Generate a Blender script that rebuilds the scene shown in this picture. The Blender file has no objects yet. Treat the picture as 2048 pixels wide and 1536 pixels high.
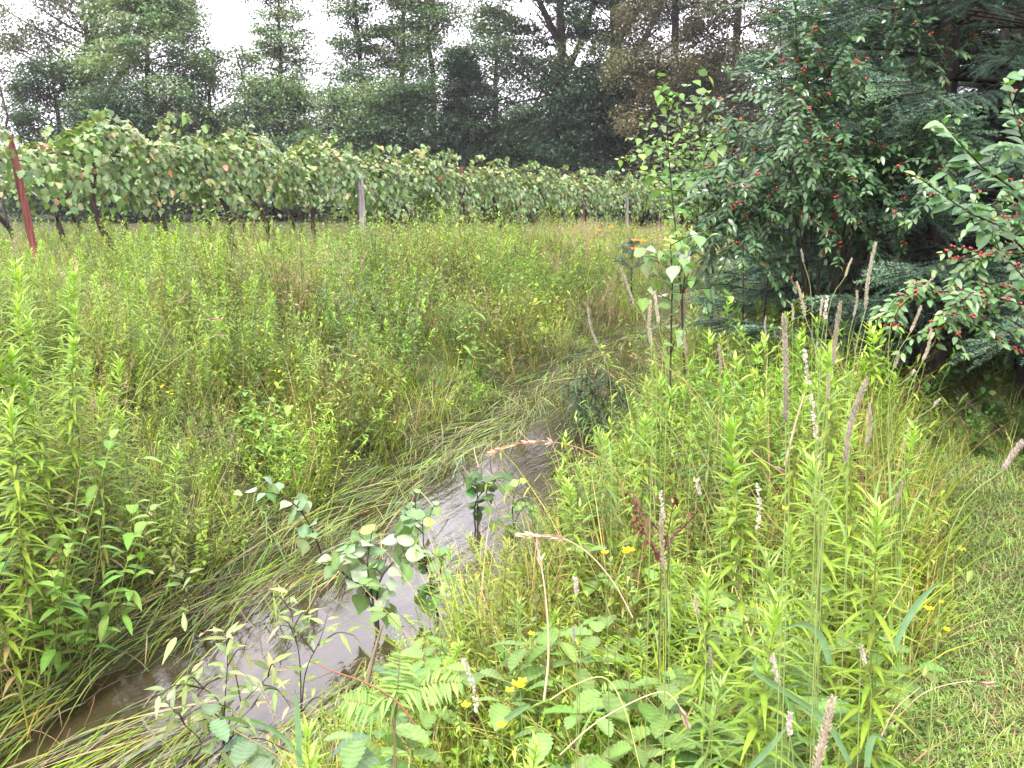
import bpy, math
import numpy as np
R = math.radians
rng = np.random.default_rng(7)
sc = bpy.context.scene
COL = sc.collection

# ------------------------------------------------------------------ camera, sky, sun, exposure
FPX, PITCH, EZ = 2150.0, 10.2, 1.45
cam = bpy.data.objects.new('camera', bpy.data.cameras.new('camera'))
COL.objects.link(cam)
cam.location = (0, 0, EZ)
cam.rotation_euler = (R(90 - PITCH), 0, 0)
cam.data.sensor_width = 36
cam.data.lens = FPX / 2048 * 36
cam.data.clip_start = 0.05
cam.data.clip_end = 3000
sc.camera = cam
SUN_EL, SUN_AZ = 58, 200      # azimuth measured clockwise from +Y: behind and a little left of the camera
w = bpy.data.worlds.new('World'); sc.world = w; w.use_nodes = True
nt = w.node_tree; nt.nodes.clear()
out = nt.nodes.new('ShaderNodeOutputWorld'); bg = nt.nodes.new('ShaderNodeBackground')
sky = nt.nodes.new('ShaderNodeTexSky'); sky.sky_type = 'NISHITA'; sky.sun_disc = False
sky.sun_elevation = R(SUN_EL); sky.sun_rotation = R(SUN_AZ); sky.air_density = 1.0; sky.dust_density = 6.0; sky.ozone_density = 1.0
hs = nt.nodes.new('ShaderNodeHueSaturation'); hs.inputs['Saturation'].default_value = 0.22
mx = nt.nodes.new('ShaderNodeMix'); mx.data_type = 'RGBA'; mx.blend_type = 'MIX'; mx.inputs[0].default_value = 0.55
mx.inputs[7].default_value = (11.1, 10.4, 11.9, 1)    # an even overcast layer
nt.links.new(sky.outputs[0], hs.inputs['Color']); nt.links.new(hs.outputs[0], mx.inputs[6])
nt.links.new(mx.outputs[2], bg.inputs[0]); nt.links.new(bg.outputs[0], out.inputs[0])
bg.inputs[1].default_value = 0.14
sl = bpy.data.lights.new('sun', 'SUN'); sl.energy = 1.5; sl.angle = R(11); sl.color = (1.0, 0.95, 0.86)
so = bpy.data.objects.new('sun', sl); COL.objects.link(so)
so.rotation_euler = (R(90 - SUN_EL), 0, R(180 - SUN_AZ)); so.location = (0, 0, 30)
sc.view_settings.view_transform = 'Standard'; sc.view_settings.look = 'None'
sc.view_settings.exposure = 1.76; sc.view_settings.gamma = 1
cy = sc.cycles
cy.max_bounces = 5; cy.diffuse_bounces = 3; cy.glossy_bounces = 2; cy.transmission_bounces = 3; cy.transparent_max_bounces = 4
cy.caustics_reflective = False; cy.caustics_refractive = False

# ------------------------------------------------------------------ placing helpers
_p = R(PITCH)
def ray(u, v):
    a = (u - 1024) / FPX; b = (768 - v) / FPX
    return np.array([a, math.cos(_p) + b * math.sin(_p), -math.sin(_p) + b * math.cos(_p)])
def at(u, v, Y):
    r = ray(u, v); return r * (Y / r[1]) + np.array([0, 0, EZ])
YF = [-4, 0, 2, 3.31, 4.33, 5.31, 7.09, 9.69, 12.2, 14, 18]
XF = [-2.5, -2.2, -1.95, -1.72, -1.36, -1.1, -.58, .22, .98, 1.7, 3.6]
YN = [-4, 0, 2, 3.0, 3.68, 4.33, 5.4, 6.7, 8.2, 10.2, 12.2, 14, 18]
XN = [-.8, -.8, -.74, -.66, -.46, -.12, .24, .5, .80, 1.25, 1.95, 2.7, 4.6]
WZ = -0.35
def ss(a, b, x):
    t = np.clip((x - a) / (b - a), 0, 1); return t * t * (3 - 2 * t)
def wav(x, y, s=1.0, k=0):
    return (np.sin(x * 1.7 * s + y * .9 * s + k) + np.sin(-x * 1.1 * s + y * 2.1 * s + 1.3 * k + 2) + np.sin(x * 3.3 * s - y * 2.7 * s + 4 + k) * .6) / 2.6
def dleft(x, y):  return (np.interp(y, YF, XF) - x) * .93
def dright(x, y): return (x - np.interp(y, YN, XN)) * .93
def gz(x, y):
    x = np.asarray(x, float); y = np.asarray(y, float)
    dl, dr = dleft(x, y), dright(x, y)
    zl = WZ + .18 * ss(-.05, .6, dl) + .42 * ss(.3, 2.8, dl) + .13 * np.exp(-((dl - 2.1) / 1.1) ** 2) + .05 * wav(x, y, 1.2) * ss(0, 1, dl)
    zr = WZ + .36 * ss(-.05, 1.3, dr) + .02 * wav(x, y, 1.5, 2) * ss(0, 1, dr)
    zi = WZ - .16 * ss(0, .35, np.minimum(-dl, -dr))
    z = np.where(dl > 0, zl, np.where(dr > 0, zr, zi))
    far = ss(15, 18, y)
    return z * (1 - far) + (.2 - .15 * ss(1, 7, x)) * far
def mound(x, y): return np.clip(.84 + .44 * wav(x, y, 1.15, 9) + .22 * wav(x, y, 2.9, 4), .45, 1.4)
def on_ground(u, v, h):
    for Y in np.arange(1.1, 16, .02):
        p = at(u, v, Y)
        if p[2] - float(gz(p[0], p[1])) <= h: return p
    return p
def XL(y): return np.interp(y, [0, 2.5, 3.24, 4.2, 5.4, 7, 9], [.15, .86, 1.32, 1.69, 2.0, 2.2, 2.4])   # where the mown lawn starts

# ------------------------------------------------------------------ mesh helpers
def nrm(a): return a / (np.linalg.norm(a, axis=-1, keepdims=True) + 1e-9)
class G:
    def __init__(s): s.V = []; s.F = []; s.C = []; s.n = 0
    def add(s, v, f, c):
        v = v.reshape(-1, 3); c = np.broadcast_to(c, v.shape) if np.ndim(c) < 2 else c.reshape(-1, 3)
        s.V.append(v); s.F.append(f.reshape(-1, 4) + s.n); s.C.append(c); s.n += len(v); return s
    def arr(s): return np.concatenate(s.V), np.concatenate(s.F), np.concatenate(s.C)
    def mesh(s, name, mat, smooth=True):
        V, F, C = s.arr(); m = bpy.data.meshes.new(name)
        m.vertices.add(len(V)); m.vertices.foreach_set('co', V.astype(np.float32).ravel())
        m.loops.add(F.size); m.loops.foreach_set('vertex_index', F.astype(np.int32).ravel())
        m.polygons.add(len(F)); m.polygons.foreach_set('loop_start', np.arange(0, F.size, 4, dtype=np.int32))
        m.polygons.foreach_set('loop_total', np.full(len(F), 4, np.int32))
        m.polygons.foreach_set('use_smooth', np.full(len(F), smooth, bool))
        a = m.color_attributes.new('Col', 'FLOAT_COLOR', 'POINT')
        a.data.foreach_set('color', np.concatenate([np.clip(C, 0, 1), np.ones((len(C), 1))], 1).astype(np.float32).ravel())
        m.materials.append(mat); m.update(calc_edges=True); return m
    def build(s, name, mat, parent=None, loc=(0, 0, 0), smooth=True):
        return link(name, s.mesh(name, mat, smooth), parent, loc)
def link(name, me, parent=None, loc=(0, 0, 0)):
    o = bpy.data.objects.new(name, me); COL.objects.link(o); o.location = loc
    if parent is not None: o.parent = parent
    return o
def tag(o, label=None, cat=None, group=None, kind=None):
    if label: o['label'] = label
    if cat: o['category'] = cat
    if group: o['group'] = group
    if kind: o['kind'] = kind
    return o
def empty(name, loc, label, cat, group=None):
    o = bpy.data.objects.new(name, None); COL.objects.link(o); o.location = loc; return tag(o, label, cat, group)
def A(*x): return np.array(x, float)
def jit(c, n, v=.15, h=.06):
    c = np.asarray(c, float); c = np.broadcast_to(c, (n, 3)) if c.ndim < 2 else c
    return np.clip(c * (1 + rng.normal(0, v, (n, 1))) * (1 + rng.normal(0, h, (n, 3))), .004, 1)
def strips(g, P, D, N, L, W, prof, col, bend=None, fold=0.0, tip=None, veins=0.0):
    """leaf or blade strips: P base, D direction, N rough normal, bend added with t squared"""
    P = np.atleast_2d(P); n = len(P); K = len(prof); t = np.linspace(0, 1, K)[None, :, None]
    D = nrm(np.broadcast_to(D, (n, 3))); N = np.broadcast_to(N, (n, 3)); S = nrm(np.cross(D, N)); N = np.cross(S, D)
    L = np.broadcast_to(L, (n,))[:, None, None]; W = np.broadcast_to(W, (n,))[:, None, None]
    bend = np.zeros((n, 3)) if bend is None else np.broadcast_to(bend, (n, 3))
    C = P[:, None] + D[:, None] * t * L + bend[:, None] * t * t * L
    wd = W * np.array(prof)[None, :, None] * .5
    Sx, Nx = S[:, None], N[:, None]
    if fold:
        V = np.stack([C + Sx * wd + Nx * wd * fold, C, C - Sx * wd + Nx * wd * fold], 2); m = 3
    else:
        V = np.stack([C + Sx * wd, C - Sx * wd], 2); m = 2
    col = np.broadcast_to(col, (n, 3)); cc = np.broadcast_to(col[:, None, None], V.shape).copy()
    if tip is not None: cc = cc * (1 - t[..., None] ** 1.5) + np.broadcast_to(tip, (n, 3))[:, None, None] * t[..., None] ** 1.5
    if fold: cc[:, :, 1] *= 1.22
    if veins: cc[:, ::2] *= 1 - veins; cc[:, 1::2] *= 1 + veins
    b = (np.arange(n) * K * m)[:, None, None]; k = (np.arange(K - 1) * m)[None, :, None]; j = np.arange(m - 1)[None, None, :]
    i0 = b + k + j
    g.add(V, np.stack([i0, i0 + 1, i0 + m + 1, i0 + m], -1), cc); return g
def tubes(g, P, r, col, sides=4):
    """P (n,K,3) centre lines, r (n,K) or (K,)"""
    P = np.asarray(P, float); P = P[None] if P.ndim == 2 else P
    n, K, _ = P.shape; r = np.broadcast_to(r, (n, K))
    T = nrm(np.gradient(P, axis=1)); ref = np.where(np.abs(T[..., 2:3]) > .85, A(1, 0, 0), A(0, 0, 1)); 
    ref = np.broadcast_to(ref[:, :1], T.shape) if K > 1 else ref
    X = nrm(np.cross(T, ref)); Y = np.cross(T, X); a = np.arange(sides) * 2 * math.pi / sides
    V = P[:, :, None] + r[:, :, None, None] * (X[:, :, None] * np.cos(a)[:, None] + Y[:, :, None] * np.sin(a)[:, None])
    col = np.asarray(col, float)
    cc = np.broadcast_to(col if col.ndim < 2 else (col[:, None, None] if col.ndim == 2 else col[:, :, None]), V.shape).copy()
    b = (np.arange(n) * K * sides)[:, None, None]; k = (np.arange(K - 1) * sides)[None, :, None]; j = np.arange(sides); j2 = (j + 1) % sides
    g.add(V, np.stack(np.broadcast_arrays(b + k + j, b + k + j2, b + k + sides + j2, b + k + sides + j), -1), cc); return g
def curve(P0, D, L, bend, K=5):
    P0 = np.atleast_2d(P0); t = np.linspace(0, 1, K)[None, :, None]; n = len(P0)
    L = np.broadcast_to(L, (n,))[:, None, None]
    return P0[:, None] + nrm(np.broadcast_to(D, (n, 3)))[:, None] * t * L + np.broadcast_to(bend, (n, 3))[:, None] * t * t * L
def spline(pts, K=12):
    pts = np.array(pts, float); n = len(pts); t = np.linspace(0, n - 1, K); i = np.clip(t.astype(int), 0, n - 2); f = (t - i)[:, None]
    p0 = pts[np.clip(i - 1, 0, n - 1)]; p1 = pts[i]; p2 = pts[i + 1]; p3 = pts[np.clip(i + 2, 0, n - 1)]
    return .5 * (2 * p1 + (p2 - p0) * f + (2 * p0 - 5 * p1 + 4 * p2 - p3) * f ** 2 + (3 * p1 - p0 - 3 * p2 + p3) * f ** 3)
def polar(az, el): return np.stack([np.cos(el) * np.cos(az), np.cos(el) * np.sin(az), np.sin(el)], -1)
def scatter(g, proto, pos, rz, sc_, tiltaz=None, tilt=None, cj=.12, chunk_cols=None):
    V, F, C = proto; n = len(pos)
    c, s = np.cos(rz)[:, None], np.sin(rz)[:, None]; k = np.broadcast_to(sc_, (n,))[:, None]
    x = (V[:, 0] * c - V[:, 1] * s) * k; y = (V[:, 0] * s + V[:, 1] * c) * k; z = V[:, 2][None] * k
    if tilt is not None:
        x = x + z * (np.sin(tilt) * np.cos(tiltaz))[:, None]; y = y + z * (np.sin(tilt) * np.sin(tiltaz))[:, None]; z = z * np.cos(tilt)[:, None]
    W_ = np.stack([x, y, z], -1) + pos[:, None]
    j = (1 + rng.normal(0, cj, (n, 1, 1))) * (1 + rng.normal(0, cj * .4, (n, 1, 3)))
    if chunk_cols is not None: j = j * chunk_cols[:, None]
    g.add(W_, (F[None] + (np.arange(n) * len(V))[:, None, None]), np.clip(C[None] * j, .003, 1).reshape(-1, 3)); return g

# ------------------------------------------------------------------ materials
def leafmat(name, rough=.5, trans=.35, spec=.4):
    m = bpy.data.materials.new(name); m.use_nodes = True; t = m.node_tree; t.nodes.clear()
    o = t.nodes.new('ShaderNodeOutputMaterial'); a = t.nodes.new('ShaderNodeAttribute'); a.attribute_name = 'Col'
    b = t.nodes.new('ShaderNodeBsdfPrincipled'); b.inputs['Roughness'].default_value = rough; b.inputs['Specular IOR Level'].default_value = spec
    nz = t.nodes.new('ShaderNodeTexNoise'); nz.inputs['Scale'].default_value = 55; nz.inputs['Detail'].default_value = 2
    mr = t.nodes.new('ShaderNodeMapRange'); mr.inputs[3].default_value = .72; mr.inputs[4].default_value = 1.28
    mu = t.nodes.new('ShaderNodeMix'); mu.data_type = 'RGBA'; mu.blend_type = 'MULTIPLY'; mu.inputs[0].default_value = 1
    tc = t.nodes.new('ShaderNodeTexCoord'); t.links.new(tc.outputs['Object'], nz.inputs['Vector'])
    t.links.new(nz.outputs[0], mr.inputs[0]); t.links.new(a.outputs['Color'], mu.inputs[6]); t.links.new(mr.outputs[0], mu.inputs[7])
    t.links.new(mu.outputs[2], b.inputs['Base Color'])
    if trans:
        tr = t.nodes.new('ShaderNodeBsdfTranslucent'); g2 = t.nodes.new('ShaderNodeMix'); g2.data_type = 'RGBA'; g2.blend_type = 'MULTIPLY'
        g2.inputs[0].default_value = 1; g2.inputs[7].default_value = (1.25, 1.3, .55, 1); t.links.new(mu.outputs[2], g2.inputs[6])
        t.links.new(g2.outputs[2], tr.inputs[0]); ms = t.nodes.new('ShaderNodeMixShader'); ms.inputs[0].default_value = trans
        t.links.new(b.outputs[0], ms.inputs[1]); t.links.new(tr.outputs[0], ms.inputs[2]); t.links.new(ms.outputs[0], o.inputs[0])
    else: t.links.new(b.outputs[0], o.inputs[0])
    return m
M_LEAF = leafmat('leaf', .45, .31, .3); M_GLOSS = leafmat('glossy_leaf', .32, .25, .6); M_GRASS = leafmat('grass', .48, .31, .25)
M_NEEDLE = leafmat('needle', .55, .12, .3); M_DRY = leafmat('dry_straw', .7, .2, .2); M_FAR = leafmat('tree_leaf', .55, .3, .25)
M_PETAL = leafmat('petal', .6, .4, .2); M_BERRY = leafmat('berry', .18, 0, .7); M_STEM = leafmat('stem', .6, .0, .3)
def barkmat(name, c0, c1, scale=18, stretch=.18, bump=.6):
    m = bpy.data.materials.new(name); m.use_nodes = True; t = m.node_tree; b = t.nodes['Principled BSDF']; b.inputs['Roughness'].default_value = .85
    b.inputs['Specular IOR Level'].default_value = .2
    tc = t.nodes.new('ShaderNodeTexCoord'); mp = t.nodes.new('ShaderNodeMapping'); mp.inputs['Scale'].default_value = (1, 1, stretch)
    nz = t.nodes.new('ShaderNodeTexNoise'); nz.inputs['Scale'].default_value = scale; nz.inputs['Detail'].default_value = 6
    cr = t.nodes.new('ShaderNodeValToRGB'); cr.color_ramp.elements[0].position = .35; cr.color_ramp.elements[1].position = .68
    cr.color_ramp.elements[0].color = (*c0, 1); cr.color_ramp.elements[1].color = (*c1, 1)
    bp = t.nodes.new('ShaderNodeBump'); bp.inputs['Strength'].default_value = bump; bp.inputs['Distance'].default_value = .02
    t.links.new(tc.outputs['Object'], mp.inputs[0]); t.links.new(mp.outputs[0], nz.inputs['Vector']); t.links.new(nz.outputs[0], cr.inputs[0])
    t.links.new(cr.outputs[0], b.inputs['Base Color']); t.links.new(nz.outputs[0], bp.inputs['Height']); t.links.new(bp.outputs[0], b.inputs['Normal'])
    return m
M_BARK = barkmat('bark', (.025, .02, .018), (.075, .06, .05)); M_VINE = barkmat('vine_bark', (.018, .012, .01), (.07, .045, .035), 40)
M_POSTR = barkmat('red_post', (.10, .028, .024), (.24, .085, .07), 30, .08); M_POSTG = barkmat('grey_post', (.16, .13, .14), (.36, .31, .33), 30, .08)
M_POSTB = barkmat('brown_post', (.06, .025, .02), (.17, .07, .05), 30, .08)
M_WIRE = barkmat('wire', (.12, .11, .1), (.25, .22, .2), 20, 1, 0)
def groundmat():
    m = bpy.data.materials.new('soil'); m.use_nodes = True; t = m.node_tree; b = t.nodes['Principled BSDF']; b.inputs['Roughness'].default_value = .95
    b.inputs['Specular IOR Level'].default_value = .15
    tc = t.nodes.new('ShaderNodeTexCoord'); n1 = t.nodes.new('ShaderNodeTexNoise'); n1.inputs['Scale'].default_value = 1.3; n1.inputs['Detail'].default_value = 8
    n2 = t.nodes.new('ShaderNodeTexNoise'); n2.inputs['Scale'].default_value = 35; n2.inputs['Detail'].default_value = 5
    cr = t.nodes.new('ShaderNodeValToRGB'); e = cr.color_ramp.elements; e[0].position = .3; e[1].position = .7
    e[0].color = (.035, .028, .016, 1); e[1].color = (.085, .07, .035, 1); x = e.new(.5); x.color = (.05, .06, .022, 1)
    md = t.nodes.new('ShaderNodeMix'); md.data_type = 'FLOAT'; md.inputs[0].default_value = .6
    t.links.new(tc.outputs['Object'], n1.inputs['Vector']); t.links.new(tc.outputs['Object'], n2.inputs['Vector'])
    t.links.new(n1.outputs[0], md.inputs[2]); t.links.new(n2.outputs[0], md.inputs[3]); t.links.new(md.outputs[0], cr.inputs[0])
    t.links.new(cr.outputs[0], b.inputs['Base Color'])
    bp = t.nodes.new('ShaderNodeBump'); bp.inputs['Strength'].default_value = .8; bp.inputs['Distance'].default_value = .03
    t.links.new(n2.outputs[0], bp.inputs['Height']); t.links.new(bp.outputs[0], b.inputs['Normal']); return m
def watermat():
    m = bpy.data.materials.new('murky_water'); m.use_nodes = True; t = m.node_tree; b = t.nodes['Principled BSDF']
    b.inputs['Roughness'].default_value = .03; b.inputs['IOR'].default_value = 1.45; b.inputs['Specular IOR Level'].default_value = .8
    tc = t.nodes.new('ShaderNodeTexCoord'); mp = t.nodes.new('ShaderNodeMapping'); mr_ = t.nodes.new('ShaderNodeMapping'); mr_.inputs['Rotation'].default_value = (0, 0, R(18)); mp.inputs['Scale'].default_value = (8, 1.3, 1); t.links.new(tc.outputs['Object'], mr_.inputs[0])
    # (flow runs along the stream: the noise is drawn out along it)
    n1 = t.nodes.new('ShaderNodeTexNoise'); n1.inputs['Scale'].default_value = 2.2; n1.inputs['Detail'].default_value = 5; n1.inputs['Distortion'].default_value = .15
    n2 = t.nodes.new('ShaderNodeTexNoise'); n2.inputs['Scale'].default_value = 28; n2.inputs['Detail'].default_value = 3
    n3 = t.nodes.new('ShaderNodeTexNoise'); n3.inputs['Scale'].default_value = 1.2; n3.inputs['Detail'].default_value = 4
    cr = t.nodes.new('ShaderNodeValToRGB'); cr.color_ramp.elements[0].color = (.018, .013, .005, 1); cr.color_ramp.elements[1].color = (.055, .042, .022, 1)
    cr.color_ramp.elements[0].position = .3; cr.color_ramp.elements[1].position = .7
    t.links.new(mr_.outputs[0], mp.inputs[0]); t.links.new(mp.outputs[0], n1.inputs['Vector']); t.links.new(tc.outputs['Object'], n2.inputs['Vector']); t.links.new(mp.outputs[0], n3.inputs['Vector'])
    t.links.new(n3.outputs[0], cr.inputs[0]); t.links.new(cr.outputs[0], b.inputs['Base Color'])
    b1 = t.nodes.new('ShaderNodeBump'); b1.inputs['Strength'].default_value = .35; b1.inputs['Distance'].default_value = .007
    b2 = t.nodes.new('ShaderNodeBump'); b2.inputs['Strength'].default_value = .2; b2.inputs['Distance'].default_value = .0025
    t.links.new(n1.outputs[0], b1.inputs['Height']); t.links.new(n2.outputs[0], b2.inputs['Height']); t.links.new(b1.outputs[0], b2.inputs['Normal']); t.links.new(b2.outputs[0], b.inputs['Normal'])
    return m

# ------------------------------------------------------------------ ground and water
def axis_pts():
    near = np.arange(-12, 14, .14); return np.concatenate([[-85, -60, -40, -25, -17], near, [17, 25, 40, 60, 85]])
xs = axis_pts(); ys = np.concatenate([[-40, -20, -10, -5], np.arange(-3, 20, .14), [22, 26, 32, 40, 55, 80, 110]])
X, Y = np.meshgrid(xs, ys); Z = gz(X, Y); idx = np.arange(X.size).reshape(X.shape)
g = G(); g.add(np.stack([X, Y, Z], -1), np.stack([idx[:-1, :-1], idx[:-1, 1:], idx[1:, 1:], idx[1:, :-1]], -1), A(.05, .05, .03))
tag(g.build('ground', groundmat()), kind='structure')
yy = np.arange(-3, 17, .1); K = 16
xa = np.interp(yy, YF, XF) - .3; xb = np.interp(yy, YN, XN) + .3; tt = np.linspace(0, 1, K)
X = xa[:, None] * (1 - tt) + xb[:, None] * tt; Y = np.broadcast_to(yy[:, None], X.shape)
Z = np.full(X.shape, WZ); idx = np.arange(X.size).reshape(X.shape)
g = G(); g.add(np.stack([X, Y, Z], -1), np.stack([idx[:-1, :-1], idx[:-1, 1:], idx[1:, 1:], idx[1:, :-1]], -1), A(.1, .1, .1))
tag(g.build('stream_water', watermat()), kind='structure')

# ------------------------------------------------------------------ colours (linear)
C_GREEN = A(.168, .252, .026); C_LIME = A(.28, .42, .08); C_DARK = A(.035, .075, .018); C_OLIVE = A(.20, .225, .05)
C_STRAW = A(.42, .33, .17); C_PINK = A(.36, .26, .19); C_BLUE = A(.11, .19, .065); C_BROWN = A(.12, .07, .035); C_GREY = A(.2, .24, .16)
LAN = [.25, .9, 1, .75, .35, .04]; LAN3 = [.3, 1, .7, .05]; OVA = [.2, .85, 1, .9, .6, .05]; COR = [.4, .92, 1.04, .92, .6, .22, .03]
BLD = [1, .95, .8, .5, .06]; BLD3 = [1, .9, .55, .05]; DIA = [.1, 1, .08]
SER = [.15, .62, .55, .86, .76, 1, .86, .97, .8, .82, .6, .58, .3, .04]
GRP = [.5, 1.05, .66, 1.1, .6, .7, .32, .05]
UP = A(0, 0, 1); G90 = math.pi

# ------------------------------------------------------------------ plant kinds (each returns stem and foliage builders in local space)
def goldenrod(h=1.0, nl=80, detail=True, col=C_GREEN, top=C_LIME, lw=.0145, ll=.105):
    st, fo = G(), G(); lean = A(*rng.normal(0, .06, 2), 0)
    P = curve(A(0, 0, 0), UP, h, lean, 6); tubes(st, P, np.linspace(.0035, .0016, 6), jit(C_OLIVE * .9, 1, .1)[0], 4)
    t = .12 + .88 * np.sort(rng.random(nl)) ** .62; az = np.arange(nl) * 2.4 + rng.normal(0, .2, nl)
    B = P[0, 0] + UP * (t * h)[:, None] + lean * (t ** 2)[:, None] * h
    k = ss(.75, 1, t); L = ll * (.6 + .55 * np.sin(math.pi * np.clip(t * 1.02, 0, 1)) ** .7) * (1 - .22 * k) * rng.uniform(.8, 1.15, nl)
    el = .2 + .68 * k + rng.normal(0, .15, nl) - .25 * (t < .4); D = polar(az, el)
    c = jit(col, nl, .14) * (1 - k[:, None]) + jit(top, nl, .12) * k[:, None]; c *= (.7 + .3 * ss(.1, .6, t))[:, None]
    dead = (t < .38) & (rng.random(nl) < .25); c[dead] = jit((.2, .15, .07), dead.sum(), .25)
    N = polar(az, el + 1.57); bd = np.stack([0 * t, 0 * t, -.42 + .35 * k], -1) * rng.uniform(.5, 1.2, (nl, 1))
    strips(fo, B, D, N, L, lw * (L / ll) ** .5 * (1 if detail else 1.25), LAN if detail else LAN3, c, bd, .3 if detail else 0)
    return st, fo
def tussock(n=40, h=.5, spread=.06, w=.006, col=C_GREEN, dry=.12, droop=.6, prof=BLD):
    fo = G(); az = rng.uniform(0, 6.28, n); P = np.stack([spread * rng.normal(0, 1, n), spread * rng.normal(0, 1, n), np.zeros(n)], -1)
    D = polar(az, rng.uniform(1.0, 1.5, n)); L = h * rng.uniform(.5, 1.15, n); c = jit(col, n, .2, .1); d = rng.random(n) < dry
    c[d] = jit(C_STRAW, d.sum(), .2); bd = np.stack([np.cos(az), np.sin(az), -np.ones(n)], -1) * (droop * rng.uniform(.2, 1, n))[:, None] * .6
    strips(fo, P, D, polar(az, np.full(n, .2)), L, w * rng.uniform(.6, 1.3, n), prof, c, bd, 0, c * A(1.2, 1.1, .9)); return fo
def forb(h=.35, nst=4, nl=60, ll=.045, lw=.022, col=C_GREEN, prof=OVA, droop=-.35, stemc=C_OLIVE, el0=.3, fold=.25):
    st, fo = G(), G()
    az = rng.uniform(0, 6.28, nst); D = polar(az, rng.uniform(.75, 1.45, nst)); Ls = h * rng.uniform(.65, 1.1, nst)
    P = curve(np.zeros((nst, 3)), D, Ls, A(0, 0, .1), 6); tubes(st, P, np.linspace(.0028, .001, 6), jit(stemc, nst), 3)
    i = rng.integers(0, nst, nl); t = rng.uniform(.2, 1, nl); f = t * 5; k = np.clip(f.astype(int), 0, 4); B = P[i, k] + (P[i, k + 1] - P[i, k]) * (f - k)[:, None]
    a2 = rng.uniform(0, 6.28, nl); el = el0 + rng.normal(0, .35, nl); s = rng.uniform(.6, 1.2, nl)
    strips(fo, B, polar(a2, el), polar(a2, el + 1.57), ll * s, lw * s, prof, jit(col, nl, .22, .08), A(0, 0, droop), fold); return st, fo
def merged(*gs):
    g = G()
    for x in gs: g.add(*x.arr())
    return g.arr()
def region(n, x0, x1, y0, y1, fn):
    x = rng.uniform(x0, x1, n); y = y0 + (y1 - y0) * rng.random(n); k = fn(x, y); x, y = x[k], y[k]
    return np.stack([x, y, gz(x, y)], -1)
def infov(x, y, m=.6): return (np.abs(x) < .49 * y + m)
def do_scatter(g, protos, pos, s0=.8, s1=1.2, tilt=.12, cj=.12, cols=None, sm=None):
    sm = np.ones(len(pos)) if sm is None else sm
    k = rng.integers(0, len(protos), len(pos))
    for i, p in enumerate(protos):
        q = k == i; n = q.sum()
        if n: scatter(g, p, pos[q], rng.uniform(0, 6.28, n), rng.uniform(s0, s1, n) * sm[q], rng.uniform(0, 6.28, n), np.abs(rng.normal(0, tilt, n)), cj, None if cols is None else cols[q])
    return g
def patch_cols(pos, a=.25):
    x, y = pos[:, 0], pos[:, 1]; p = wav(x, y, 1.3, 5); q = wav(x, y, .7, 1)
    return np.stack([1 + .30 * a * 4 * q * .5, 1 + .12 * p, 1 + .25 * q * .5], -1) * (1 + a * p)[:, None]

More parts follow.
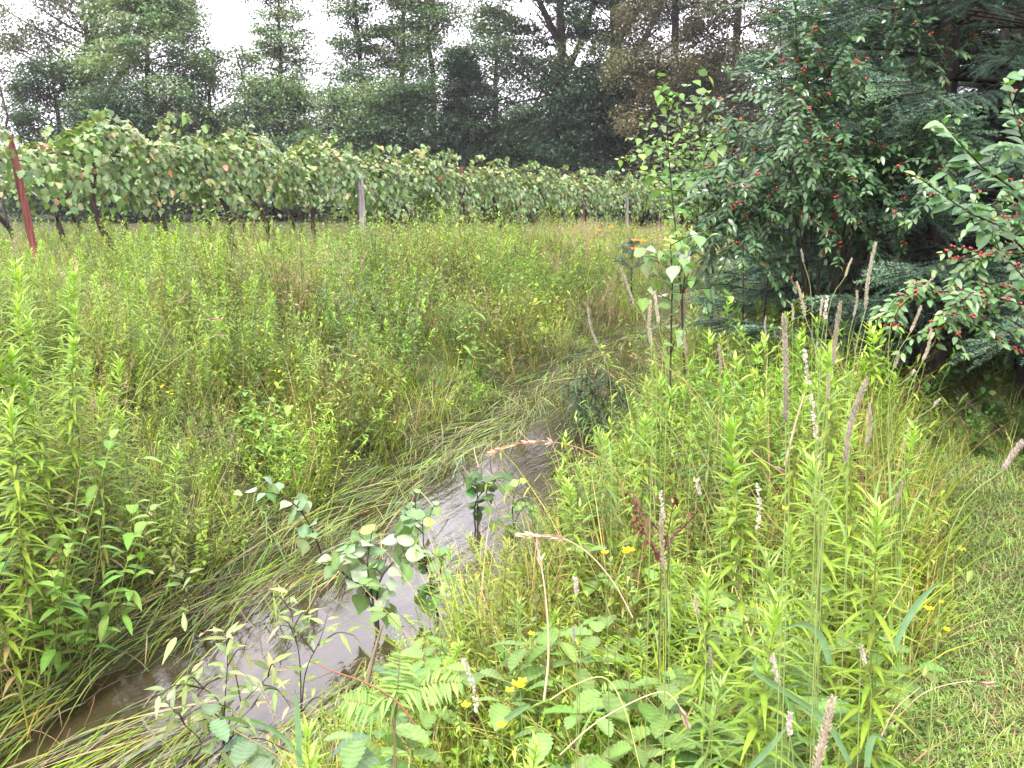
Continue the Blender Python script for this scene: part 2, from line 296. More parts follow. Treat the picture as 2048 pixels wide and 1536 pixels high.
# ------------------------------------------------------------------ trees of the far tree line
def tree(name, label, u, Y, H, prof, nlimb=34, nleaf=16000, leaf=.15, col=(.05, .085, .03), tr=.22, base=.18, lean=0.0, rise=.45, flat=.35,
         clump=.58, seed=1, trunkpts=None, sub=5, bare=False, fork=0, mat=None):
    """prof: crown radius in metres at fractions 0..1 between crown base and top"""
    global rng
    keep, rng = rng, np.random.default_rng(seed)
    x0 = at(u, 400, Y)[0]; root = empty(name, (x0, Y, float(gz(x0, Y))), label, 'tree', None)
    tg, lg = G(), G(); z = np.linspace(0, H * .97, 10)
    wob = np.cumsum(rng.normal(0, .1, (10, 2)), 0); T = np.stack([lean * z / H * H * .12 + wob[:, 0], wob[:, 1], z], -1); T[0, :2] = 0
    if trunkpts is not None: T = spline(trunkpts, 10)
    tubes(tg, T, np.linspace(tr, .03, 10), A(.1, .1, .1), 7)
    cl = []; cols = []
    stems = [T]
    for k in range(fork):
        i = 3 + k % 3; a = rng.uniform(0, 6.28); e = T[i] + A(math.cos(a) * H * .22, math.sin(a) * H * .12, (H - T[i, 2]) * .8)
        F_ = spline([T[i], T[i] * .6 + e * .4 + A(math.cos(a), math.sin(a), 0) * H * .04, e], 10); stems.append(F_); tubes(tg, F_, np.linspace(tr * .55, .03, 10), A(.1, .1, .1), 5)
    az0 = rng.uniform(0, 6); nc = 0 if bare else int(nlimb * 3.2)
    for i in range(nlimb + nc):
        f = ((i + rng.random()) / nlimb) if i < nlimb else rng.random() ** .9
        Rf = np.interp(f, np.linspace(0, 1, len(prof)), prof) * .78; zz = H * (base + (1 - base) * f); S_ = stems[i % len(stems)]; pz = S_[:, 2]; zt = min(max(zz - Rf * .45, H * base * .6), pz.max())
        P = A(*[np.interp(zt, pz, S_[:, j]) for j in range(3)]); a = az0 + i * 2.4 + rng.normal(0, .3); rad = Rf * (rng.uniform(.55, 1.05) if i < nlimb else rng.random() ** .45 * 1.05)
        end = A(P[0] + math.cos(a) * rad, P[1] + math.sin(a) * rad, zz + rng.normal(0, .15))
        if i < nlimb:
            c = spline([P, P * .5 + end * .5 + A(0, 0, -.04 * rad), end], 7); tubes(tg, c, np.linspace(max(tr * .24 * (1 - f * .6), .028), .01, 7), A(.1, .1, .1), 4)
            for s in range(sub if bare else 2):
                q = c[2 + rng.integers(0, 5)]; e = q + nrm(rng.normal(0, 1, 3) * A(1, 1, .5) + (end - P) * .5) * rad * rng.uniform(.15, .4); tubes(tg, np.linspace(q, e, 3), [.018, .012, .006], A(.1, .1, .1), 3)
        cl.append(end)
    tg.build('trunk', M_BARK, root)
    if not bare:
        cl = np.array(cl); nleaf = int(nleaf * 2.5); k = rng.integers(0, len(cl), nleaf); sz = rng.uniform(.5, 1.25, len(cl)); sh = rng.uniform(.72, 1.28, (len(cl), 1)) * np.stack([rng.uniform(.88, 1.16, len(cl)), np.ones(len(cl)), rng.uniform(.8, 1.15, len(cl))], -1)
        v_ = rng.normal(0, 1, (nleaf, 3)); v_ = v_ / (np.linalg.norm(v_, axis=1, keepdims=True) + .1) * (rng.random((nleaf, 1)) ** .45) * 1.9; P = cl[k] + v_ * A(clump, clump, clump * (flat + .15)) * sz[k][:, None]
        a = rng.uniform(0, 6.28, nleaf); el = rng.normal(-.2, .45, nleaf)
        strips(lg, P, polar(a, el), polar(a + rng.normal(0, .5, nleaf), el + 1.57), leaf * rng.uniform(.6, 1.3, nleaf), leaf * .66, [.1, 1, .08], jit(A(*col) * A(1.25, 1.32, 1.35), nleaf, .2, .08) * sh[k])  # bluish lift in the leaf colour stands in for distance haze
        lg.build('crown', mat or M_FAR, root)
    rng = keep; return root
DKG = (.048, .08, .045); MIDG = (.11, .155, .085); LTG = (.14, .19, .105); BRN = (.17, .145, .095); BLG = (.042, .072, .05)
TR = [
 ('willow_tree', 'big spreading grey-green tree with heavy forked dark limbs at far left', 215, 52, 15, [5, 6, 6.2, 6, 4.5, 2], dict(col=(.11, .125, .085), nleaf=25000, clump=.7, flat=.5, fork=4, tr=.42, base=.3, seed=3, nlimb=42)),
 ('leafy_tree', 'rounded mid-green tree in front of the big forked tree', 318, 46, 10.6, [2.4, 3.2, 3.4, 3.2, 2.6, 1.2], dict(col=LTG, nleaf=19000, seed=4, base=.12, clump=.6)),
 ('leafy_tree', 'low bushy dark green tree under the big forked tree at left', 130, 47, 6.6, [3.2, 3.2, 2.6, 1.6], dict(col=DKG, nleaf=11000, seed=5, base=.05, clump=.6)),
 ('leafy_tree', 'low wide green tree to the right of the rounded tree', 425, 48, 7.2, [3.4, 3.4, 3, 2], dict(col=MIDG, nleaf=12000, seed=6, base=.05)),
 ('bare_tree', 'thin leafless snag standing in the sky gap', 503, 50, 7.6, [1.4, 1.6, 1, .5], dict(bare=True, nlimb=20, tr=.12, seed=7, rise=1.3)),
 ('leafy_tree', 'slender upright light green tree beside the leafless snag', 588, 50, 11.2, [2.2, 2.0, 2, 1.7, 1.5, .8], dict(col=LTG, nleaf=10500, seed=8, base=.2, nlimb=30, clump=.5, rise=.8, flat=.25)),
 ('leafy_tree', 'low rounded green tree below the slender upright tree', 560, 46, 5.6, [2.8, 3, 2.4, 1.4], dict(col=MIDG, nleaf=11000, seed=9, base=.03)),
 ('leafy_tree', 'tall pointed tree, left of the three tops in the middle', 735, 50, 11.6, [3, 2.6, 2, 1.5, .9], dict(col=MIDG, nleaf=12000, seed=10, base=.08, rise=.7, flat=.22)),
 ('leafy_tree', 'tall pointed tree, middle one of the three tops', 795, 52, 13, [2.6, 2.4, 2, 1.3, .8], dict(col=LTG, nleaf=11000, seed=11, base=.1, rise=.7, flat=.22)),
 ('leafy_tree', 'tall pointed tree, right of the three tops in the middle', 862, 50, 12, [3.0, 2.4, 2, 1.5, .9], dict(col=MIDG, nleaf=11000, seed=12, base=.08, rise=.7, flat=.22)),
 ('leafy_tree', 'low green tree below the three pointed tops', 690, 45, 5.4, [3, 3.2, 2.6, 1.5], dict(col=MIDG, nleaf=11000, seed=13, base=.03)),
 ('dark_evergreen', 'near-black dense evergreen with square shoulders in the middle', 925, 44, 6.6, [1.7, 1.8, 1.5, .9, .4], dict(col=(.032, .055, .034), nleaf=14000, seed=14, base=.02, leaf=.13, clump=.4, rise=.3)),
 ('dark_evergreen', 'dark green bush-like evergreen left of the black one', 830, 43, 5.2, [2.0, 2, 1.6, .8], dict(col=DKG, nleaf=11000, seed=15, base=.02)),
 ('leafy_tree', 'thin open tree leaning over the gap beside the dark evergreen', 985, 49, 9.2, [1.6, 2.6, 2.6, 1.8, .8], dict(col=MIDG, nleaf=6200, seed=16, base=.3, flat=.2, clump=.55)),
 ('silvery_shrub', 'pale silvery shrub low in the gap beyond the vine row', 988, 56, 4.0, [1.6, 2, 1.4, .5], dict(col=(.16, .2, .13), nleaf=6000, seed=17, base=.02)),
 ('broad_tree', 'tall dark tree with layered boughs, left of the pair at centre', 1105, 45, 16, [3.4, 3.6, 4.2, 4.4, 3.8, 2], dict(col=DKG, nleaf=26000, seed=18, base=.08, flat=.16, clump=.75, rise=.3, nlimb=46, tr=.3, fork=2)),
 ('broad_tree', 'tall dark tree with layered boughs, right of the pair at centre', 1215, 47, 17, [3.2, 3.6, 4.2, 4.4, 3.8, 2], dict(col=BLG, nleaf=27000, seed=19, base=.08, flat=.18, clump=.75, rise=.3, nlimb=46, tr=.34, fork=2)),
 ('pine_tree', 'brownish feathery pine rising behind the poplar sapling', 1345, 40, 14, [2.2, 3.0, 3.4, 3.2, 2.4, 1], dict(col=(.125, .118, .08), nleaf=26000, leaf=.12, seed=20, base=.1, flat=.7, clump=.5, rise=.55, tr=.25, nlimb=44)),
 ('pine_tree', 'brownish feathery pine with a dark trunk beside the red-berried bush', 1478, 38, 15, [1.4, 1.8, 2.4, 3.0, 2.8, 1.6], dict(col=(.085, .085, .055), nleaf=17000, leaf=.12, seed=21, base=.12, flat=.7, clump=.45, rise=.5, tr=.22)),
 ('dark_evergreen', 'dark evergreen at the foot of the brownish pines', 1290, 42, 6.2, [3.2, 3, 2.4, 1], dict(col=(.022, .042, .024), nleaf=14000, seed=22, base=.02, flat=.2)),
 ('dark_evergreen', 'dark evergreen behind the end of the vine row', 1405, 44, 6.6, [3.2, 3, 2.6, 1], dict(col=DKG, nleaf=12000, seed=23, base=.02)),
 ('dark_evergreen', 'dark low evergreen between the two tall layered trees', 1160, 42, 5.2, [2.8, 2.6, 2, 1], dict(col=(.024, .046, .026), nleaf=12000, seed=24, base=.02, flat=.2)),
 ('leafy_tree', 'green tree low behind the vines below the black evergreen gap', 1040, 52, 4.6, [2, 2.2, 1.6, .8], dict(col=DKG, nleaf=8000, seed=25, base=.02)),
 ('bare_tree', 'bare twiggy tree at the extreme left edge of the sky', 12, 42, 6.2, [1, 1.2, .9, .4], dict(bare=True, nlimb=22, tr=.07, seed=26, rise=1.0)),
 ('leafy_tree', 'dark bushy tree closing the tree line behind the red post', 245, 44, 4.9, [2.8, 2.8, 2.2, 1], dict(col=DKG, nleaf=10000, seed=27, base=.02)),
 ('leafy_tree', 'tall tree with dark foliage behind the berried bush', 1600, 44, 15, [2.6, 3, 3, 2.6, 1.5], dict(col=MIDG, nleaf=9000, seed=28, base=.1)),
]
for n_, l_, u_, Y_, H_, pr_, kw in TR: tree(n_, l_, u_, Y_, H_, pr_, **kw)
# far wood behind the individual trees: one mass
n = 95000
x = rng.uniform(-36, 46, n); y = rng.uniform(60, 72, n); top = 4.9 + 1.3 * wav(x, y * 0, .35) + .8 * wav(x, y, 1.1, 2); top = np.where(x < -27.5, top * .2 + .4, top)
P = np.stack([x, y, top * rng.random(n) ** .8], -1); a = rng.uniform(0, 6.28, n); el = rng.normal(-.1, .5, n); g = G()
strips(g, P, polar(a, el), polar(a, el + 1.57), .42, .3, [.1, 1, .8, .06], jit((.08, .12, .065), n, .3) * (1 + .35 * wav(x, P[:, 2] * 3, .8)[:, None]))
tag(g.build('far_wood', M_FAR), 'dense green understorey filling the wood behind the tree line', 'woodland', kind='stuff')

# ------------------------------------------------------------------ vineyard
RD = A(.485, .875, 0); RN = A(.875, -.485, 0); R0 = A(-6.6, 14.5, 0)
def rowpt(s, off=0): p = R0 + RD * s - RN * off; return p
def vine(s, off, label, trunk=None, length=2.5, nleaf=420, detail=True, loop=False, group='grapevines in the trellised rows', lush=1.0):
    b = rowpt(s, off); b[2] = gz(b[0], b[1]); root = empty('grapevine', b, label, 'grapevine', group); tg, lg = G(), G()
    tr = trunk if trunk is not None else [(0, 0), (rng.uniform(-.15, .1), .4), (rng.uniform(-.4, .1), .9), (rng.uniform(-.5, .2), 1.35), (rng.uniform(-.5, .3), 1.68)]
    pts = [RD * a + RN * (rng.normal(0, .04) + (.3 if off == 0 else 0) * (1 - z / 2.2)) + UP * z for a, z in tr]; c = spline(pts, 14); c += rng.normal(0, .012, c.shape); tubes(tg, c, np.linspace(.058, .03, 14) * rng.uniform(.85, 1.15, 14), A(.1, .1, .1), 6)
    if loop:
        c2 = spline([pts[0] + RD * .12, pts[0] + RD * .42 + UP * .1, pts[0] + RD * .7 + UP * .45, pts[0] + RD * .62 + UP * .9, pts[-1] * .8 + RD * .3 + UP * .2], 14); tubes(tg, c2, np.linspace(.03, .018, 14), A(.1, .1, .1), 5)
    topz = tr[-1][1]
    for sg in (-1, 1):
        c3 = spline([pts[-1], pts[-1] + RD * sg * length * .25 + UP * .06, RD * sg * length * .52 + UP * topz], 8); tubes(tg, c3, np.linspace(.022, .01, 8), A(.1, .1, .1), 4)
    for k in range(7 if detail else 3):
        q = RD * rng.uniform(-.5, .5) * length + UP * topz; c4 = spline([q, q + RN * rng.normal(0, .2) + UP * .12, q + RN * rng.normal(0, .35) + RD * rng.normal(0, .3) - UP * rng.uniform(.1, .7)], 6); tubes(tg, c4, [.008, .007, .006, .005, .004, .003], A(.1, .1, .1), 3)
    tg.build('trunk', M_VINE, root)
    a = np.clip(rng.normal(0, .26, nleaf), -.62, .62) * length; sw = rng.choice([-1, 1], nleaf) * rng.uniform(0, 1, nleaf) ** .6 * .42
    gs = R0[1] + s; topz += .08 + .24 * max(0, 1 - s / 9) - .3 * min(1, max(0, (s - 7) / 12)); bump = -.22 * (a / length * 2) ** 2 + .22 * wav(a + s, a * 0 + off, 2.2, 3) + .1 * wav(a + s, a * 0, 5, 1)
    topc = topz + .22 + bump - np.abs(sw) * .5; drop = (.98 + .1 * max(0, 1 - s / 6) * (off == 0) - .5 * np.abs(a / length * 2)) * lush * (1 + .5 * wav(a + s, a * 0 + off, 1.9, 7)); z = topc - drop * rng.random(nleaf) ** 1.7
    P = RD * a[:, None] + RN * sw[:, None] + UP * z[:, None] + rng.normal(0, .03, (nleaf, 3))
    hi = ss(.75, 1.0, (z - topc + drop) / drop); out_ = RN * np.where(sw > 0, 1, -1)[:, None]
    N = nrm(out_ * (1 - .55 * hi)[:, None] + UP * (.55 + 1.1 * hi)[:, None] + rng.normal(0, .48, (nleaf, 3)))
    D = nrm(-UP * (.9 - .5 * hi)[:, None] + out_ * .45 + rng.normal(0, .36, (nleaf, 3))); D = nrm(D - N * (D * N).sum(1, keepdims=True))
    c = jit((.14, .215, .075), nleaf, .28, .08); young = (hi > .6) & (rng.random(nleaf) < .45); c[young] = jit((.24, .27, .10), young.sum(), .18, .1)
    yel = rng.random(nleaf) < .04; c[yel] = jit((.27, .22, .09), yel.sum(), .25, .12); rd = rng.random(nleaf) < .005; c[rd] = jit((.42, .2, .13), rd.sum(), .2)
    if detail:
        for q in range(9):
            a_ = rng.uniform(-.5, .5) * length; q0 = RD * a_ + RN * rng.normal(0, .15) + UP * (topz + .15); dn = rng.random() < .5; e_ = q0 + RD * rng.normal(0, .25) + RN * rng.uniform(.1, .45) + UP * (-rng.uniform(.5, 1.0) if dn else rng.uniform(.1, .3)); c5 = spline([q0, (q0 + e_) / 2 + RN * .12 + UP * .08, e_], 9); tubes(tg2 := G(), c5, .004, A(.16, .2, .06), 3); lg.add(*tg2.arr())
            m_ = 14; i_ = np.clip((np.linspace(.1, 1, m_) * 8).astype(int), 0, 8); j_ = rng.choice(nleaf, m_, replace=False); P[j_] = c5[i_] + rng.normal(0, .02, (m_, 3))
    w_ = rng.uniform(.055, .12, nleaf)
    strips(lg, P, D, N, w_, w_ * 1.12, GRP if detail else OVA, c, -UP * .15 - N * .12, .22 if detail else 0)
    lg.build('foliage', M_GLOSS, root); return root
def post(s, off, h, r, mat, label, lean=(0, 0), square=False):
    b = rowpt(s, off); b[2] = gz(b[0], b[1]); z = np.linspace(-.1, h, 9); g = G(); rr = r * (1 + rng.normal(0, .03, 9)); rr[-1] *= .9
    c = np.stack([lean[0] * z, lean[1] * z, z], -1) + rng.normal(0, .004, (9, 3)); tubes(g, c, rr, A(.1, .1, .1), 9)
    tubes(g, np.stack([c[-1], c[-1] + A(0, 0, .012), c[-1] + A(0, 0, .013)]), [rr[-1], rr[-1] * .9, .001], A(.1, .1, .1), 9)
    o = g.build('trellis_post', mat, None, b); tag(o, label, 'post', 'posts of the vine trellis'); return o
post(-.05, -.45, 1.86, .05, M_POSTR, 'leaning red trellis post at the left end of the vine row', lean=(-.14, 0))
post(7.1, -.4, 1.55, .065, M_POSTG, 'pale grey weathered trellis post, thickest one in the middle of the row', lean=(-.03, 0))
post(10.9, -.25, 1.75, .06, M_POSTB, 'dark reddish-brown trellis post right of the pale grey one')
post(17.0, -.3, 1.35, .055, M_POSTB, 'thin dark red trellis post in the right half of the row')
post(20.0, -.3, 1.2, .055, M_POSTG, 'short pale trellis post near the far end of the row')
post(24.3, -.3, 1.2, .055, M_POSTB, 'farthest trellis post beside the poplar sapling')
VL = [(-1.6, 'grapevine at the left edge of the photo, left of the red post', None, False),
 (1.68, 'grapevine with a thick trunk leaning left, just right of the red post', [(0, 0), (-.25, .35), (-.5, .75), (-.55, 1.15), (-.45, 1.68)], False),
 (3.74, 'grapevine with a stump-like trunk and a side shoot looping out', [(0, 0), (-.03, .45), (.0, .9), (-.25, 1.3), (-.3, 1.7)], True),
 (6.15, 'grapevine with a slim dark trunk just left of the pale grey post', [(0, 0), (-.2, .35), (-.25, .8), (-.28, 1.2), (-.3, 1.7)], False),
 (8.4, 'grapevine just right of the pale grey post', None, False), (10.3, 'grapevine just left of the dark reddish-brown post', None, False),
 (12.7, 'first grapevine right of the dark reddish-brown post', None, False), (15.0, 'grapevine left of the thin dark red post', None, False),
 (17.6, 'bushy high-topped grapevine growing over the thin dark red post', None, False), (20.3, 'grapevine standing at the short pale post', None, False),
 (22.8, 'grapevine just right of the short pale post', None, False), (25.4, 'last grapevine of the row, beyond the poplar sapling', None, False)]
for i, (s, l, tr, lp) in enumerate(VL): vine(s, 0, l, tr, nleaf=int(1250 if i < 6 else 1000), length=2.6 if i < 6 else 2.9, loop=lp)
for r_ in (1, 2, 3):
    for q_, s in enumerate(np.arange(-3.5 + r_, 27, 2.7)): vine(s + rng.normal(0, .15), 2.75 * r_, 'grapevine of the ' + ['second', 'third', 'rearmost'][r_ - 1] + ' row, ' + ['first', 'second', 'third', 'fourth', 'fifth', 'sixth', 'seventh', 'eighth', 'ninth', 'tenth', 'eleventh', 'twelfth'][q_] + ' from the left', None, nleaf=480 if r_ == 1 else 300, length=2.9, detail=False, group='grapevines of the rear rows', lush=.9)
    # wires
for r_ in (0, 1, 2, 3):
    g = G(); s = np.linspace(-4, 27, 24); c = np.stack([rowpt(k, 2.75 * r_) for k in s]); c[:, 2] = gz(c[:, 0], c[:, 1]) + 1.62 - .03 * np.abs(np.sin(s * .45)); tubes(g, c, .003, A(.1, .1, .1), 4)
    tag(g.build('trellis_wire', M_WIRE), 'rusty wire carrying the ' + ['front vine row', 'second vine row', 'third vine row', 'rearmost vine row'][r_], 'wire')

# ------------------------------------------------------------------ spruces
def spruce_mesh(H, Rb, zfull, seed, low=.4):
    r = np.random.default_rng(seed); tg, ng, dg = G(), G(), G()
    tubes(tg, np.stack([np.linspace(0, .05, 8), np.linspace(0, .03, 8), np.linspace(-.1, H, 8)], -1), np.linspace(.14, .02, 8), A(.1, .1, .1), 8)
    BP, BD, BL, BT = [], [], [], []
    z = low
    while z < H - .15:
        full = z < zfull; nb = 9 if full else 7
        for k in range(nb):
            a = r.uniform(0, 6.28); Rr = Rb * (1 - (z - low) / (H - low)) ** .75 * r.uniform(.78, 1.08) + .12; d = A(math.cos(a), math.sin(a), 0)
            up = .28 * z / H; c = spline([A(0, 0, z), d * Rr * .45 + A(0, 0, z + .06 + up * Rr * .4), d * Rr * .8 + A(0, 0, z - .05 + up * Rr * .6), d * Rr + A(0, 0, z - .02 + up * Rr)], 12)
            tubes(tg, c, np.linspace(.016, .003, 12), A(.1, .1, .1), 3); side = A(-d[1], d[0], 0); T = nrm(np.gradient(c, axis=0))
            m = int(Rr / (.052 if full else .085)) * 2; f = r.uniform(.28, 1, m); i = np.clip((f * 11).astype(int), 0, 10); q = c[i] + (c[i + 1] - c[i]) * (f * 11 - i)[:, None]
            sg = r.choice([-1, 1], m)[:, None]; D = nrm(T[i] * .75 + side * sg * r.uniform(.4, 1, (m, 1)) + A(0, 0, 1) * r.normal(-.1, .13, (m, 1)))
            L = (.34 * np.sin(math.pi * np.clip((1 - f) * .8 + .17, 0, 1)) + .05) * r.uniform(.7, 1.15, m)
            BP.append(q); BD.append(D); BL.append(L); BT.append(f)
            BP.append(c[4:-1]); BD.append(T[4:-1]); BL.append(np.linalg.norm(c[5:] - c[4:-1], axis=1) * 1.05); BT.append(np.linspace(.4, 1, 7))
        z += .185 if full else .26
    P, D, L, T = map(np.concatenate, (BP, BD, BL, BT)); cv = curve(P, D, L, A(0, 0, -.12), 3); tubes(tg, cv, [.0035, .0025, .0015], A(.1, .1, .1), 3)
    m = (L / .2 * 52).astype(int) + 8; k = np.repeat(np.arange(len(P)), m); n = len(k); f = r.random(n); B = P[k] + D[k] * (f * L[k])[:, None] + A(0, 0, -.12) * (f ** 2 * L[k])[:, None]
    aa = r.uniform(0, 6.28, n); X_ = nrm(np.cross(D[k], A(0, 0, 1))); Y_ = np.cross(X_, D[k]); side = X_ * np.cos(aa)[:, None] + Y_ * np.abs(np.sin(aa))[:, None] * np.where(r.random(n) < .75, 1, -1)[:, None]
    ND = nrm(side + D[k] * .75); br = r.uniform(.7, 1.3, len(P)); young = ((T > .75) & (r.random(len(P)) < .5))[k] & (f > .35)
    c = np.clip(A(.095, .185, .125) * br[k][:, None] * (1 + r.normal(0, .15, (n, 1))), .01, 1); c[young] = np.clip(A(.2, .33, .18) * (1 + r.normal(0, .15, (young.sum(), 1))), .01, 1)
    strips(ng, B, ND, np.cross(ND, D[k]) + .01,   .019 * r.uniform(.7, 1.2, n), .0042, [1, .8, .2], c)
    return tg.mesh('spruce_wood', M_BARK), ng.mesh('spruce_needles', M_NEEDLE)
SM = [spruce_mesh(7.2, 2.15, 2.9, 1, .42), spruce_mesh(6.6, 1.9, 2.8, 2, .6)]
for (x, y, k, rz, s, l) in [(3.6, 7.3, 0, .4, 1, 'large blue-green spruce behind the berried branches at right'),
        (2.95, 7.5, 1, 2.1, .82, 'blue-green spruce whose low boughs reach left toward the stream'),
        (5.9, 8.2, 0, 3.6, 1.05, 'spruce with boughs reaching in from the right edge'),
        (4.4, 9.8, 1, 3.3, 1.1, 'dark spruce in the middle of the group, behind the large one'), (5.4, 11.6, 1, 5.0, 1.3, 'taller spruce standing behind the other spruces'), (5.3, 14.2, 0, 1.4, .95, 'spruce farthest back, behind the tall berried bush')]:
    e = empty('spruce_tree', (x, y, float(gz(x, y))), l, 'spruce tree', 'spruces at the right'); e.rotation_euler.z = rz; e.scale = (s, s, s)
    link('trunk', SM[k][0], e); link('needles', SM[k][1], e)

# ------------------------------------------------------------------ leafy branches along limb paths
def leafy(name, label, cat, base, limbs, ll, lw, prof, col, gap=.035, opposite=True, berries=0, r0=.008, mat=None, twigs=0, twigl=.25, tw_droop=-.1, droop=-.25, fold=.2, light=None, berrycol=(.3, .008, .012), startf=.2, face=.5, group=None, bsize=.0055, bark=M_VINE, pale=0.0):
    base = np.array(base, float); root = empty(name, base, label, cat, group); tg, lg, bg_ = G(), G(), G(); paths = []
    for L in limbs:
        c = spline(np.array(L, float) - base, 16); tubes(tg, c, np.linspace(r0, r0 * .25, 16), A(.1, .1, .1), 5); paths.append((c, startf))
        for k in range(twigs):
            i = rng.integers(int(16 * startf), 15); T = nrm(c[min(i + 1, 15)] - c[i - 1]); d = nrm(rng.normal(0, 1, 3) * A(1, 1, .6) + T * .8); l = twigl * rng.uniform(.4, 1.1)
            t_ = spline([c[i], c[i] + d * l * .55 + A(0, 0, .02), c[i] + d * l + A(0, 0, tw_droop * l)], 10); tubes(tg, t_, np.linspace(.003, .0012, 10), A(.1, .1, .1), 3); paths.append((t_, .1))
    tg.build('stem', bark, root); BP = []
    for c, s0 in paths:
        Ls = np.linalg.norm(np.diff(c, axis=0), axis=1).sum(); m = max(3, int(Ls * (1 - s0) / gap)); f = s0 + (1 - s0) * (np.arange(m) + .5) / m; K = len(c) - 1; i = np.clip((f * K).astype(int), 0, K - 1)
        q = c[i] + (c[i + 1] - c[i]) * (f * K - i)[:, None]; T = nrm(c[i + 1] - c[i]); X_ = nrm(np.cross(T, A(0.02, 0, 1))); Y_ = np.cross(X_, T); ph = rng.uniform(0, .6) + np.arange(m) * (.35 if opposite else 2.4)
        for sg in ((1, -1) if opposite else (1,)):
            S_ = (X_ * np.cos(ph * (1 if not opposite else .5 * np.sin(np.arange(m))))[:, None] + Y_ * np.sin(ph)[:, None] * (.35 if opposite else 1)) * sg
            D = nrm(S_ + T * .55 + rng.normal(0, .22, (m, 3))); N = nrm(UP * 1.0 + rng.normal(0, .3, (m, 3)) - A(0, face, 0)); N = nrm(N - D * (N * D).sum(1, keepdims=True)); s = rng.uniform(.65, 1.12, m) * (1 - .35 * ss(.85, 1, f))
            cc = jit(col, m, .18, .07); pl = rng.random(m) < pale; cc[pl] = jit((.26, .32, .21), pl.sum(), .12)
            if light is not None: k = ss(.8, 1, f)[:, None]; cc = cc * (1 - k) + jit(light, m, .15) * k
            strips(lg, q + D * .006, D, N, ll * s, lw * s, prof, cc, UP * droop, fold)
        if berries:
            k = rng.random(m) < berries; BP.append(q[k] + rng.normal(0, .004, (k.sum(), 3)) + A(0, -.004, .008)); BP.append(q[k] + rng.normal(0, .005, (k.sum(), 3)) + A(.009, -.006, .006))
            k2 = k & (rng.random(m) < .6); BP.append(q[k2] + rng.normal(0, .01, (k2.sum(), 3)))
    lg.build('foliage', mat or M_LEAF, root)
    if berries:
        B = np.concatenate(BP); n = len(B); z = A(-1, -.7, 0, .7, 1); rr = A(.02, .71, 1, .71, .02)
        c = B[:, None] + UP * (z * bsize)[:, None]; tubes(bg_, c, rr * bsize, jit(berrycol, n, .25), 6); tag(bg_.build('berries', M_BERRY, root), kind='stuff')
    return root
# tall berried bush in front of the spruces
H1 = A(2.0, 6.9, 0); b = A(1.95, 6.8, float(gz(1.95, 6.8)))
limbs = [[b, *[at(u, v, 6.4) for u, v in L]] for L in ([(1590, 430), (1520, 370), (1455, 450)], [(1600, 380), (1520, 300), (1450, 340), (1440, 450)], [(1640, 420), (1600, 330), (1540, 360), (1510, 480)], [(1700, 380), (1700, 300), (1650, 320), (1610, 430)], [(1720, 400), (1760, 310), (1740, 330), (1710, 440)], [(1680, 420), (1700, 340), (1680, 360), (1650, 470)], [(1600, 460), (1560, 420), (1500, 430), (1470, 500)])]
for k in range(14):
    a = rng.uniform(0, 6.28); h = rng.uniform(2.0, 3.5); rr = rng.uniform(.25, .85) * (1 if h < 3 else .8); d = A(math.cos(a), math.sin(a) * .9, 0); rr *= .45 if math.cos(a) < -.1 else 1
    b = H1 + A(*rng.normal(0, .22, 2), 0); b[2] = gz(b[0], b[1]); limbs.append([b, b + d * rr * .35 + UP * h * .45, b + d * rr * .95 + UP * h * .8, b + d * rr * 1.45 + UP * (h * rng.uniform(.55, .95))])
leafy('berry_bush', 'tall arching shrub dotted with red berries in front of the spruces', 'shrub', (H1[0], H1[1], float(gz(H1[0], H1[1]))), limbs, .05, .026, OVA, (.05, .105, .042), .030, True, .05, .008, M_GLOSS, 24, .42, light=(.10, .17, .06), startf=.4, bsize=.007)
# near big-leaved branches arching in from the right edge
def px(*L): return [at(u, v, Y) for u, v, Y in L]
b = A(1.85, 3.5, 0)
leafy('honeysuckle_bush', 'large-leaved honeysuckle branches arching in from the right edge', 'shrub', (1.85, 3.5, 0), [
    [b, *px((2110, 620, 3.4), (2060, 420, 3.2), (1960, 330, 3.1), (1880, 240, 3.0))], [b, *px((2120, 560, 3.3), (2075, 360, 3.2), (2040, 260, 3.1), (2012, 165, 3.1))],
    [b, *px((2100, 640, 3.5), (2030, 480, 3.4), (1930, 420, 3.3), (1830, 350, 3.25))], [b, *px((2140, 640, 3.5), (2100, 460, 3.4), (2060, 330, 3.3), (2010, 290, 3.3))],
    [b, *px((2120, 700, 3.6), (2050, 560, 3.6), (1980, 480, 3.6), (1950, 400, 3.6))], [b, *px((2190, 500, 3.4), (2160, 260, 3.4), (2120, 80, 3.4))]],
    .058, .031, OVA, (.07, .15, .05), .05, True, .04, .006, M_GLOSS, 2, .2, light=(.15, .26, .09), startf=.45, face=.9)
b = A(2.45, 4.5, 0)
